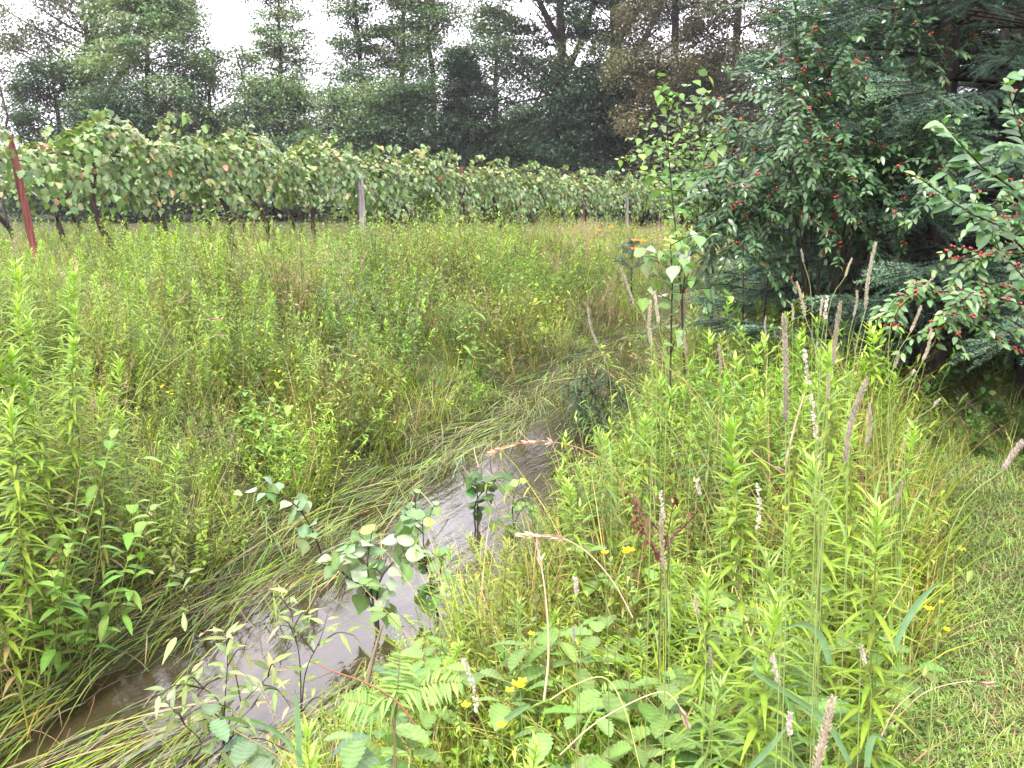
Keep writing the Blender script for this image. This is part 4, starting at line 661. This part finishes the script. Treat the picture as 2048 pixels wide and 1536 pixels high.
pos = region(2600, -.6, 3.3, 2.6, 9, lambda x, y: (dright(x, y) > .12) & (x < XL(y) - .1) & infov(x, y, .3) & (rng.random(len(x)) < ss(2.4, 4.2, y)) & ~((x / y < .135) & (y > 6)) & ((y < 5.5) | (dright(x, y) > .45)))[:1000]; q = (.62 + .38 * ss(2.5, 4.5, pos[:, 1])) * np.clip(.55 + dright(pos[:, 0], pos[:, 1]), .5, 1.0); k = rng.integers(0, 5, len(pos)); g = G()
for i, p in enumerate(tw):
    m = k == i; scatter(g, p, pos[m], rng.uniform(0, 6.28, m.sum()), q[m] * rng.uniform(.75, 1.1, m.sum()), rng.uniform(0, 6.28, m.sum()), np.abs(rng.normal(0, .1, m.sum())), .2, patch_cols(pos[m], .2))
tag(g.build('tall_bank_weeds', M_LEAF), 'tall leafy weeds crowding the near bank beyond the front clump', 'weeds', kind='stuff')
pos = region(900, .3, 1.8, 3.9, 6.3, lambda x, y: (dright(x, y) > .3) & (x / y > .13) & (x / y < .27))[:46]; g = G(); do_scatter(g, bp, pos, .6, .92, .12, .2, patch_cols(pos, .2))
tag(g.build('bank_bushes', M_LEAF), 'bushy leafy forbs around the feet of the poplar saplings', 'weeds', kind='stuff')
# near goldenrods (large in the picture, each its own)
NG = [(1545, 880, 2.15, 'tall goldenrod left of the two front ones, below the thick timothy heads'), (1640, 975, 1.95, 'bright goldenrod in the centre of the near bank clump'), (1765, 1000, 2.0, 'bushy goldenrod at the right rim of the weeds, beside the lawn'), (1690, 900, 2.4, 'goldenrod behind the right-rim one, under slanting timothy'),
      (1800, 850, 2.9, 'goldenrod with a narrow-leaved top against the dark spruce hollow'), (1685, 690, 3.0, 'highest narrow-leaved goldenrod against the spruce'), (1740, 800, 2.7, 'goldenrod right of the highest one'), (1440, 1090, 2.1, 'goldenrod with pale top left of the front clump'),
      (1490, 1200, 1.75, 'low goldenrod in the weeds below the front clump'), (1340, 980, 2.7, 'goldenrod behind the dead brown dock'), (1230, 800, 3.6, 'goldenrod standing by the midstream clump'), (1290, 830, 3.3, 'goldenrod right of the midstream clump'), (1180, 960, 3.2, 'leafy goldenrod beside the calm pool'),
      (1580, 740, 3.4, 'goldenrod among the farther timothy heads'), (1490, 790, 3.3, 'goldenrod left of the thick timothy heads'), (1420, 760, 3.6, 'goldenrod at the middle of the near bank'), (1050, 1140, 2.7, 'goldenrod at the edge of the calm pool'), (1380, 1250, 1.7, 'small goldenrod rising through bramble leaves'),
      (590, 1340, 2.0, 'light green goldenrod tuft low at the left of the near bank'), (650, 1470, 1.6, 'goldenrod tuft at the bottom edge left of centre'), (1000, 1440, 1.65, 'leafy stalk with a round bud at bottom centre'), (1590, 1000, 2.3, 'goldenrod between the two front stalks')]
for u, v, Y, l in NG:
    p = at(u, v, Y); z = float(gz(p[0], p[1])); h = max(.3, p[2] - z); gold(p[0], p[1], h / 1.0, l, 'goldenrods on the near bank', k=[0, 1, 3, 4, 5][rng.integers(0, 5)], tilt=.05)
pos = region(420, -.6, 2.6, 1.9, 8, lambda x, y: verge(x, y) & (dright(x, y) > .25) & (x < XL(y) - .1) & (rng.random(len(x)) < .2 + .5 * ss(.1, .35, x / y))); pos = pos[:70]
for p in pos: gold(p[0], p[1], rng.uniform(.32, .62) * min(1, .5 + .2 * p[1]), 'short goldenrod stalk mixed into the near bank weeds', 'short goldenrods of the near bank')
# thicket between stream and spruces
pos = region(1500, .6, 5, 7.2, 16, lambda x, y: (dright(x, y) > .3) & infov(x, y) & (x < 2.6 + .12 * y) & (x / y > .13))[:520]
tb = [merged(*goldenrod(.8, 60, False, C_GREEN * .8, C_LIME * .7)), merged(*forb(.7, 5, 110, .06, .014, A(.07, .12, .05), LAN3, fold=0)), merged(*forb(.6, 5, 110, .045, .02, A(.08, .15, .04), [.2, 1, .8, .05], fold=0))]
g = G(); do_scatter(g, tb, pos, .7, 1.15, .12, .2); tag(g.build('thicket_weeds', M_LEAF), 'leafy thicket filling the strip between the stream and the berried shrub', 'weeds', kind='stuff')
# undergrowth below the spruces
uf = [merged(*forb(.3, 5, 40, .06, .05, A(.08, .17, .035), COR)), merged(*forb(.24, 5, 50, .04, .03, A(.07, .15, .035), OVA)), tussock(20, .3, .05, .005, C_GREEN, .2, .8).arr()]
pos = region(700, 1.9, 5.6, 5.5, 9.5, lambda x, y: (x > XL(y) - .1) & infov(x, y))[:330]
g = G(); do_scatter(g, uf, pos, .6, 1.25, .2, .2); tag(g.build('undergrowth', M_LEAF), 'broad-leaved undergrowth in the shade below the spruces', 'undergrowth', kind='stuff')
n = 300; x = rng.uniform(2, 5.5, n); y = rng.uniform(5.9, 9.5, n); P = np.stack([x, y, gz(x, y) + .0], -1); g = G(); az = rng.uniform(0, 6.28, n)
tubes(g, curve(P, polar(az, rng.uniform(.05, .9, n)), rng.uniform(.15, .6, n), A(0, 0, -.1), 5), [.003, .0027, .002, .0015, .001], jit((.16, .13, .11), n), 3); tag(g.build('dead_twigs', M_STEM), 'dead grey twigs littering the ground below the spruces', 'twigs', kind='stuff')
# lawn
n = 210000; y = 2.1 + 6.9 * rng.random(n) ** 1.4; x = rng.uniform(.6, 5, n); k = (x > XL(y) - .15) & (x < .49 * y + .5); x, y = x[k], y[k]; n = len(x); P = np.stack([x, y, gz(x, y)], -1); az = rng.uniform(0, 6.28, n)
q = .5 + .5 * wav(x, y, 2.6, 6); c = jit((.23, .32, .085), n, .22, .1); m = rng.random(n) < .10 + .22 * (q > .62); c[m] = jit((.30, .22, .12), m.sum(), .3, .1); m = rng.random(n) < .022; c[m] = jit((.3, .13, .12), m.sum(), .25)
g = G(); strips(g, P, polar(az, rng.uniform(.35, 1.45, n)), polar(az, np.full(n, .1)), rng.uniform(.02, .075, n), rng.uniform(.002, .0045, n), BLD3, c, np.stack([.3 * np.cos(az), .3 * np.sin(az), -.35 + 0 * az], -1))
tag(g.build('lawn_grass', M_GRASS), 'short mown lawn grass with reddish dead patches', 'grass', kind='stuff')
n = 26000; y = 2.1 + 5 * rng.random(n) ** 1.4; x = rng.uniform(.6, 4, n); k = (x > XL(y) - .1) & (x < .49 * y + .5) & (wav(x, y, 3.1, 2) > -.25); x, y = x[k], y[k]; n = len(x); P = np.stack([x, y, gz(x, y) + rng.uniform(.01, .035, n)], -1); az = rng.uniform(0, 6.28, n)
g = G(); strips(g, P, polar(az, rng.normal(.1, .3, n)), polar(az, rng.normal(1.5, .3, n)), rng.uniform(.008, .018, n), rng.uniform(.008, .014, n), COR, jit((.13, .25, .05), n, .25, .1)); tag(g.build('lawn_clover', M_LEAF), 'tiny clover leaves spread through the lawn', 'clover', kind='stuff')

# brambles (leaflets in threes, serrated) at the bottom
def bramble(label, u, v, Y, n=9, ll=.075, col=(.15, .25, .06), h=.3):
    p = on_ground(u, v, .36); z = float(gz(p[0], p[1])); H_ = .4; ll = ll * 1.0 * min(1.15, p[1] / 2); root = empty('bramble', (p[0], p[1], z), label, 'bramble', 'brambles on the near bank'); tg, lg = G(), G()
    for k in range(n):
        az = rng.uniform(0, 6.28); el = rng.uniform(.5, 1.4); L = H_ * rng.uniform(.75, 1.1) / math.sin(max(el, .7)); c = curve(A(0, 0, 0), polar(np.array([az]), np.array([el]))[0], L, A(math.cos(az), math.sin(az), -.5) * .2, 7); tubes(tg, c, np.linspace(.003, .0015, 7), jit((.22, .16, .07), 1)[0], 4); e = c[0, -1]
        for q in (e, c[0, 5]):
            a0 = rng.uniform(0, 6.28)
            for da, s in ((0, 1.1), (1.35, .85), (-1.35, .85)):
                D = polar(np.array([a0 + da]), np.array([rng.normal(.0, .25)])); N = nrm(UP + rng.normal(0, .25, 3)); strips(lg, q + D * .012, D, N, ll * s, ll * s * .68, SER, jit(col, 1, .16)[0], A(0, 0, -.25), .22, None, .13)
    tg.build('stem', M_STEM, root); lg.build('foliage', M_LEAF, root)
for u, v, Y, n, ll, l in [(1440, 1400, 1.6, 9, .075, 'bramble with pleated yellow-green leaves at the lower right of the weeds'), (1500, 1480, 1.45, 9, .08, 'bramble leaves at the bottom edge, right of centre'), (1290, 1330, 1.85, 9, .075, 'dark green bramble below the dead brown dock'), (1380, 1480, 1.5, 8, .075, 'large bramble leaves at the bottom edge beside the thick timothy head'),
        (1300, 1220, 2.1, 9, .07, 'dull green bramble halfway up the near bank'), (1200, 1490, 1.6, 8, .07, 'bramble leaves at bottom centre right of the bud stalk'), (860, 1480, 1.65, 8, .075, 'grey-green bramble leaves at bottom, below the fern'), (930, 1500, 1.6, 8, .075, 'bramble at the bottom centre'),
        (1000, 1290, 2.3, 7, .06, 'small bramble by the water below the pool'), (1620, 1500, 1.5, 6, .07, 'bramble at the bottom right beside the lawn'), (1450, 1250, 1.95, 8, .07, 'bramble in the middle of the near bank')]:
    bramble(l, u, v, Y, n, ll, (.14, .23, .06) if 'grey' not in l else (.12, .19, .1))
# fern fronds
p = at(790, 1440, 2.1); root = empty('fern', (p[0], p[1], float(gz(p[0], p[1]))), 'light green fern with two feathery fronds below the poplar saplings', 'fern'); b = A(*root.location)
for pts in ([(790, 1440), (795, 1380), (800, 1310)], [(790, 1440), (850, 1370), (920, 1365)], [(785, 1440), (740, 1410), (690, 1400)]):
    c = spline([b - b, *[at(u, v, 2.1) - b for u, v in pts]], 30); g = G(); tubes(g, c, np.linspace(.0022, .0008, 30), A(.25, .2, .1), 4); T = nrm(np.gradient(c, axis=0)); X_ = nrm(np.cross(T, A(0, -.6, .8))); n = 22; L = .048 * np.sin(np.linspace(.5, 2.9, n)) + .01;
    for sg in (1, -1): strips(g, c[8:], nrm(X_[8:] * sg + T[8:] * .35 + rng.normal(0, .12, (n, 3))), np.broadcast_to(nrm(A(0, -.6, .8)), (n, 3)), L, .008, LAN, jit((.15, .25, .05), n, .15), A(0, 0, -.35), .15)
    g.build('frond', M_LEAF, root)
# dead brown dock
def dock(h, nst, nl, ll, lw, col, prof, droop, stemc, el0):
    st, fo = forb(.16, nst, nl, ll, lw, col, prof, droop, stemc, el0)
    for q in (st, fo): q.V = [v + A(0, 0, h - .14) for v in q.V]
    tubes(st, np.stack([np.zeros(5), np.zeros(5), np.linspace(0, h - .13, 5)], -1), .0013, A(*stemc), 4); return st, fo
p = at(1325, 1010, 2.4); z = float(gz(p[0], p[1])); e = empty('dock_plant', (p[0], p[1], z), 'dead rust-brown dock plant among the green weeds of the near bank', 'plant'); st, fo = dock(p[2] - z, 4, 80, .026, .009, (.10, .042, .028), OVA, -.3, (.12, .06, .04), -.2); st.build('stem', M_STEM, e); fo.build('foliage', M_DRY, e)
for u, v, Y, l in [(1340, 970, 2.5, 'second small rust-brown dock just behind the first'), (1745, 900, 2.9, 'dark brown dead plant against the spruce hollow')]:
    p = at(u, v, Y); z = float(gz(p[0], p[1])); e = empty('dock_plant', (p[0], p[1], z), l, 'plant'); st, fo = dock(p[2] - z, 2, 34, .022, .008, (.10, .045, .03), OVA, -.3, (.12, .06, .04), -.2); st.build('stem', M_STEM, e); fo.build('foliage', M_DRY, e)

# broad bluish grass blades in front
for pts, l in [([(1700, 1530), (1655, 1445), (1580, 1390), (1512, 1345), (1515, 1305)], 'broad blue-green grass blade curling upright at the bottom right'), ([(1500, 1536), (1540, 1495), (1575, 1450)], 'blue-green grass blade slanting at the bottom edge'), ([(1735, 1536), (1738, 1495), (1752, 1470), (1780, 1490)], 'short bent blue-green blade beside the lawn'),
        ([(1660, 1330), (1640, 1270), (1600, 1248), (1560, 1262)], 'arched pale green blade over the right weeds'), ([(1790, 1290), (1820, 1230), (1850, 1190), (1880, 1165)], 'straight blue-green blade pointing at the lawn'), ([(600, 1536), (596, 1450), (590, 1380)], 'upright wide blade at bottom left of centre'),
        ([(1010, 1440), (1040, 1420), (1060, 1408)], 'broad grass leaf at bottom centre'), ([(500, 1440), (560, 1470), (610, 1530)], 'long light green blade leaning right at the bottom left')]:
    P = spline([at(u, v, 1.65) for u, v in pts], 12); b = P[0].copy(); c = P - b; T = nrm(np.gradient(c, axis=0)); S = nrm(np.cross(T, A(.25, 1, .3))); wd = (.0065 * np.array([.7, .8, .9, 1, 1, 1, .95, .85, .7, .5, .3, .04]))[:, None]; nv = np.cross(S, T)
    V = np.stack([c + S * wd * .9 , c + nv * .0022, c - S * wd * .9], 1); i = (np.arange(11) * 3)[:, None] + np.arange(2); g = G(); g.add(V, np.stack([i, i + 1, i + 4, i + 3], -1), A(.15, .26, .13)); tag(g.build('coarse_grass', M_GRASS, None, b), l, 'grass')

# ------------------------------------------------------------------ timothy stalks with their seed heads
def timothy(hu, hv, bu, bv, Y, label, wdt=.0085, stem_u=None, col=(.42, .37, .29), group='timothy stalks on the near bank', white=False):
    tip, hb = at(hu, hv, Y), at(bu, bv, Y); su = bu + (bu - hu) * 1.2 if stem_u is None else stem_u
    x = at(su, 1200, Y)[0]; base = A(x, Y + rng.uniform(-.05, .05), 0); base[2] = gz(base[0], base[1]); d = nrm(tip - hb); L = np.linalg.norm(hb - base)
    c = spline([base - base, (hb - base) * .5 + A(0, 0, .02) - d * .06 * L + (hb - base) * .03, hb - d * .12 * L - base, hb - base], 14); g = G(); tubes(g, c, np.linspace(.0012, .0008, 14), A(.26, .33, .11), 4)
    for f in (3, 6): az = rng.uniform(0, 6.28); strips(g, c[f][None], polar(np.array([az]), np.array([.9])), polar(np.array([az]), np.array([-.6])), .16, .006, BLD, A(.15, .24, .06), A(math.cos(az), math.sin(az), -1.1) * .35)
    o = g.build('timothy_stalk', M_GRASS, None, base); tag(o, label, 'grass stalk', group)
    hl = np.linalg.norm(tip - hb); K = 22; t = np.linspace(0, 1, K); cc = (hb - base) + (tip - hb) * t[:, None] + A(.015, 0, -.01) * (hl * t ** 2)[:, None] * rng.normal(0, 2.2) + nrm(rng.normal(0, 1, 3)) * (.05 * hl * np.sin(t * 3.14))[:, None] + rng.normal(0, wdt * .03, (K, 3)); rr = wdt * .32 * np.minimum(1, np.minimum(t * 9 + .25, (1 - t) * 7 + .12)) * (1 - .15 * t)
    h = G(); col = A(*col) * A(1 + rng.normal(0, .035), 1, 1 + rng.normal(0, .05)) * rng.uniform(.7, 1.08)
    if not white: tubes(h, cc, rr, A(*col) * .8, 8)
    else: tubes(h, cc, rr * .2, A(.4, .34, .25), 5)
    n = int(hl * wdt * 2.2e6 / 2.4) if not white else int(hl * 500); n = max(60, min(n, 2600)); f = rng.random(n) * (K - 1); i = np.clip(f.astype(int), 0, K - 2); q = cc[i] + (cc[i + 1] - cc[i]) * (f - i)[:, None]
    a = rng.uniform(0, 6.28, n); X_ = nrm(np.cross(d, A(0, 1, .1))); Y_ = np.cross(X_, d); rad = X_ * np.cos(a)[:, None] + Y_ * np.sin(a)[:, None]; r_ = np.interp(f, np.arange(K), rr)[:, None]
    if white: strips(h, q, nrm(rad + d * .7), np.cross(rad, d), .0062, .0038, OVA, jit((.52, .44, .42), n, .15))
    else: strips(h, q + rad * r_ * .85, nrm(rad * .8 + d), np.cross(rad, d), rng.uniform(.002, .0048, n), .001, [1, .8, .1], jit(col, n, .34, .06))
    h.build('seed_head', M_DRY, o); return o
TI = [(1705, 517, 1690, 554, 3.2, 'timothy head leaning right in front of the spruce boughs, third highest'), (1754, 487, 1731, 619, 1.9, 'longest slender timothy head, highest of all, before the spruce'), (1870, 551, 1849, 577, 2.8, 'timothy tip poking up behind the berried branch'),
  (1596, 565, 1610, 633, 2.3, 'timothy head tilted left above the thick ones'), (1645, 596, 1641, 633, 3.2, 'small upright timothy head before the lowest spruce bough'), (1585, 608, 1585, 641, 3.4, 'small pale timothy head left of the middle'), (1532, 633, 1532, 674, 3.4, 'small timothy head farthest left before the spruce bough'),
  (1714, 581, 1707, 633, 2.7, 'straight timothy head left of the longest one'), (1684, 606, 1666, 731, 1.8, 'thick brownish timothy head near the middle'), (1568, 629, 1572, 760, 1.45, 'thickest grey timothy head, upper of the overlapping pair'), (1572, 730, 1571, 844, 1.4, 'thick grey timothy head, lower of the overlapping pair'),
  (1840, 611, 1820, 666, 2.4, 'timothy head leaning right in front of the red berries'), (1865, 658, 1845, 723, 2.2, 'timothy head leaning right over the dark hollow'), (1799, 708, 1788, 736, 2.5, 'short timothy head left of the hollow'), (1829, 740, 1822, 751, 2.8, 'tiny timothy head in the dark hollow'),
  (1658, 748, 1655, 803, 2.0, 'upright timothy head in the goldenrod leaves'), (1734, 756, 1690, 925, 1.35, 'big grey timothy head leaning over the front clump'), (1737, 808, 1734, 893, 1.9, 'thin upright timothy head right of the big leaning one'), (1880, 797, 1866, 815, 2.6, 'short timothy head leaning over the lawn edge shade'),
  (2050, 882, 2004, 942, 1.5, 'fat timothy head entering from the right edge over the lawn'), (1652, 1385, 1630, 1545, .85, 'very near thick timothy head at the bottom edge'), (1325, 1030, 1328, 1140, 1.6, 'grey timothy head in front of the dead dock'), (1238, 535, 1268, 608, 2.7, 'long timothy head leaning left over the far meadow'),
  (1309, 583, 1317, 648, 2.4, 'timothy head rising over the stream beside the poplar, right one'), (1301, 600, 1302, 690, 1.9, 'blurred timothy head rising over the stream, left one'), (1367, 660, 1372, 710, 2.6, 'brown timothy head over the middle of the near bank'), (515, 1365, 550, 1438, 1.7, 'timothy head leaning left over the water, bottom left'), (283, 1435, 311, 1472, 2.2, 'timothy head over the pinkish mat at the bottom left'),
  (1390, 1190, 1397, 1230, 1.9, 'short grey timothy head low in the weeds'), (1422, 1298, 1424, 1336, 1.9, 'pale short timothy head above bramble leaves'), (1145, 1252, 1148, 1286, 2.0, 'short pale timothy head by the bleached stalk'), (1602, 498, 1607, 525, 3.3, 'thin pale timothy head highest at the left of the group'),
  (1635, 684, 1631, 700, 2.6, 'tiny timothy head between the thick ones'), (1801, 960, 1790, 1010, 2.0, 'timothy head low at the lawn edge'), (1438, 690, 1440, 750, 2.6, 'pale thin timothy head left of the group'), (1170, 610, 1195, 690, 3.0, 'thin pale stalk head leaning left over the bend of the stream')]
for hu, hv, bu, bv, Y, l in TI:
    wd_ = {.85: .0092, 1.45: .0085, 1.4: .0085, 1.35: .0086, 1.5: .0085, 1.8: .0078, 1.6: .007}.get(Y, .0062) * rng.uniform(.88, 1.1)
    timothy(hu, hv, bu, bv, Y, l, wd_, stem_u={2050: 1860, 515: 600, 283: 330, 1238: 1320, 1652: 1610}.get(hu))
for hu, hv, bu, bv, Y, l in [(925, 1315, 955, 1425, 1.6, 'white flower spike leaning left at bottom centre'), (1515, 965, 1514, 1060, 2.0, 'white flower spike left of the front goldenrods'), (1655, 593, 1650, 640, 2.6, 'white-tipped flower spike among the timothy heads'), (1620, 790, 1632, 880, 1.9, 'white flower spike hanging from the broken stalk'), (1545, 1310, 1560, 1370, 1.7, 'whitish speckled spike at the lower right'),
        (1150, 1155, 1153, 1190, 2.0, 'tiny white spike near the pool edge'), (1577, 1425, 1580, 1470, 1.5, 'white spike at the bottom right by the bramble'), (1722, 1290, 1730, 1330, 1.9, 'thin whitish spike at the lawn edge'), (1322, 985, 1330, 1040, 2.3, 'white spike rising from the dead dock'), (1395, 960, 1400, 990, 2.4, 'small white spike in the weeds behind the dock'), (1610, 700, 1618, 770, 2.1, 'pinkish white spike between the thick timothy heads')]:
    timothy(hu, hv, bu, bv, Y, l, .012, white=True, group='white flower spikes on the near bank').name = 'flower_spike'
# ------------------------------------------------------------------ flowers
def flower(u, v, Y, name, label, cat, group, col, pr, npet, nfl=1, h=None):
    p = at(u, v, Y); z = float(gz(p[0], p[1])); b = A(p[0] + .01, p[1], z); g = G(); t = p - b; tubes(g, spline([t * 0, t * .5 + A(.01, 0, 0), t], 6), [.0014, .0013, .0012, .001, .001, .0008], A(.12, .2, .05), 4); o = g.build(name, M_STEM, None, b); tag(o, label, cat, group); f = G()
    for k in range(nfl):
        q = t + (rng.normal(0, pr * .9, 3) * A(1, .6, .7) if k else 0); a = np.arange(npet) * 6.28 / npet + rng.uniform(0, 1); D = nrm(polar(a, np.full(npet, .35)) + A(0, -.35, 0)); strips(f, np.broadcast_to(q, (npet, 3)), D, nrm(A(0, -.6, .8)) + 0 * D, pr, pr * .62, OVA, jit(col, npet, .1), A(0, 0, .1), .15)
    f.build('blossom', M_PETAL, o)
YEL = (.75, .58, .03)
FL = ['cluster at bottom centre beside the white spike', 'just left of the white spike at bottom centre', 'below the cluster at bottom centre', 'in the middle of the near bank, right one', 'in the middle of the near bank, left one', 'on the lawn edge, left of the upper two', 'on the lawn edge, right of the upper two', 'lowest on the lawn edge', 'in the goldenrods beside the lawn', 'among the front goldenrod stems'] + [''] * 17 + ['near the bleached stalk by the pool'] + [''] * 4
for k, (u, v, Y, n) in enumerate([(1040, 1373, 1.75, 4), (932, 1412, 1.7, 1), (1003, 1452, 1.65, 1), (1252, 1105, 2.1, 3), (1210, 1106, 2.1, 1), (1862, 1218, 3.0, 3), (1882, 1205, 3.05, 1), (1892, 1258, 2.9, 2), (1748, 1160, 2.5, 3), (1570, 1018, 2.4, 1), (558, 745, 6.6, 2), (480, 775, 6.2, 1), (415, 685, 6.8, 2), (524, 660, 7.2, 2), (410, 688, 6.7, 1), (664, 740, 6.8, 1), (323, 775, 5.6, 2), (335, 785, 5.6, 2), (377, 768, 5.8, 1), (520, 928, 5.4, 1), (916, 700, 8.4, 2), (932, 656, 9.0, 2), (763, 775, 7.2, 1), (672, 884, 6.2, 1), (905, 808, 7.2, 1), (790, 845, 6.5, 1), (1005, 718, 8.4, 2), (1062, 1268, 2.6, 1), (700, 562, 9, 2), (845, 600, 10, 1), (1342, 655, 5.4, 1)]):
    flower(u, v, Y, 'yellow_flower', 'small yellow trefoil blossom dotted in the weeds' if Y > 3.2 else 'yellow trefoil blossom ' + FL[k], 'flower', 'yellow trefoil flowers' if Y > 3.2 else 'yellow flowers of the near bank', YEL, .010 if Y < 3.2 else .010, 5, n)
for u, v, l in [(1270, 482, 'orange daylily beyond the stream, left of the upper two'), (1286, 484, 'orange daylily beyond the stream, right of the upper two'), (1268, 499, 'orange daylily beyond the stream, the lowest one'), (1198, 462, 'tiny orange daylily farther left in the pink grass'), (1222, 456, 'tiny orange daylily highest in the pink grass')]:
    flower(u, v, 12.5, 'daylily', l, 'flower', 'orange daylilies', (.8, .24, .02), .05 if u > 1230 else .035, 6, 1)

# ------------------------------------------------------------------ damp summer haze
hx, hy0, hy1, hz0, hz1 = 90, -45, 115, -2.0, 21.0
V = np.array([[x, y, z] for z in (hz0, hz1) for x, y in ((-hx, hy0), (hx, hy0), (hx, hy1), (-hx, hy1))], float)
g = G(); g.add(V, np.array([[3, 2, 1, 0], [4, 5, 6, 7], [0, 1, 5, 4], [1, 2, 6, 5], [2, 3, 7, 6], [3, 0, 4, 7]]), A(1, 1, 1))
hm = bpy.data.materials.new('haze'); hm.use_nodes = True; t = hm.node_tree; t.nodes.clear(); o = t.nodes.new('ShaderNodeOutputMaterial'); pv = t.nodes.new('ShaderNodeVolumePrincipled')
pv.inputs['Color'].default_value = (.93, .93, .97, 1); pv.inputs['Density'].default_value = .0005; t.links.new(pv.outputs[0], o.inputs['Volume'])
tag(g.build('haze', hm, smooth=False), 'thin pale haze over the whole scene', 'haze', kind='stuff')
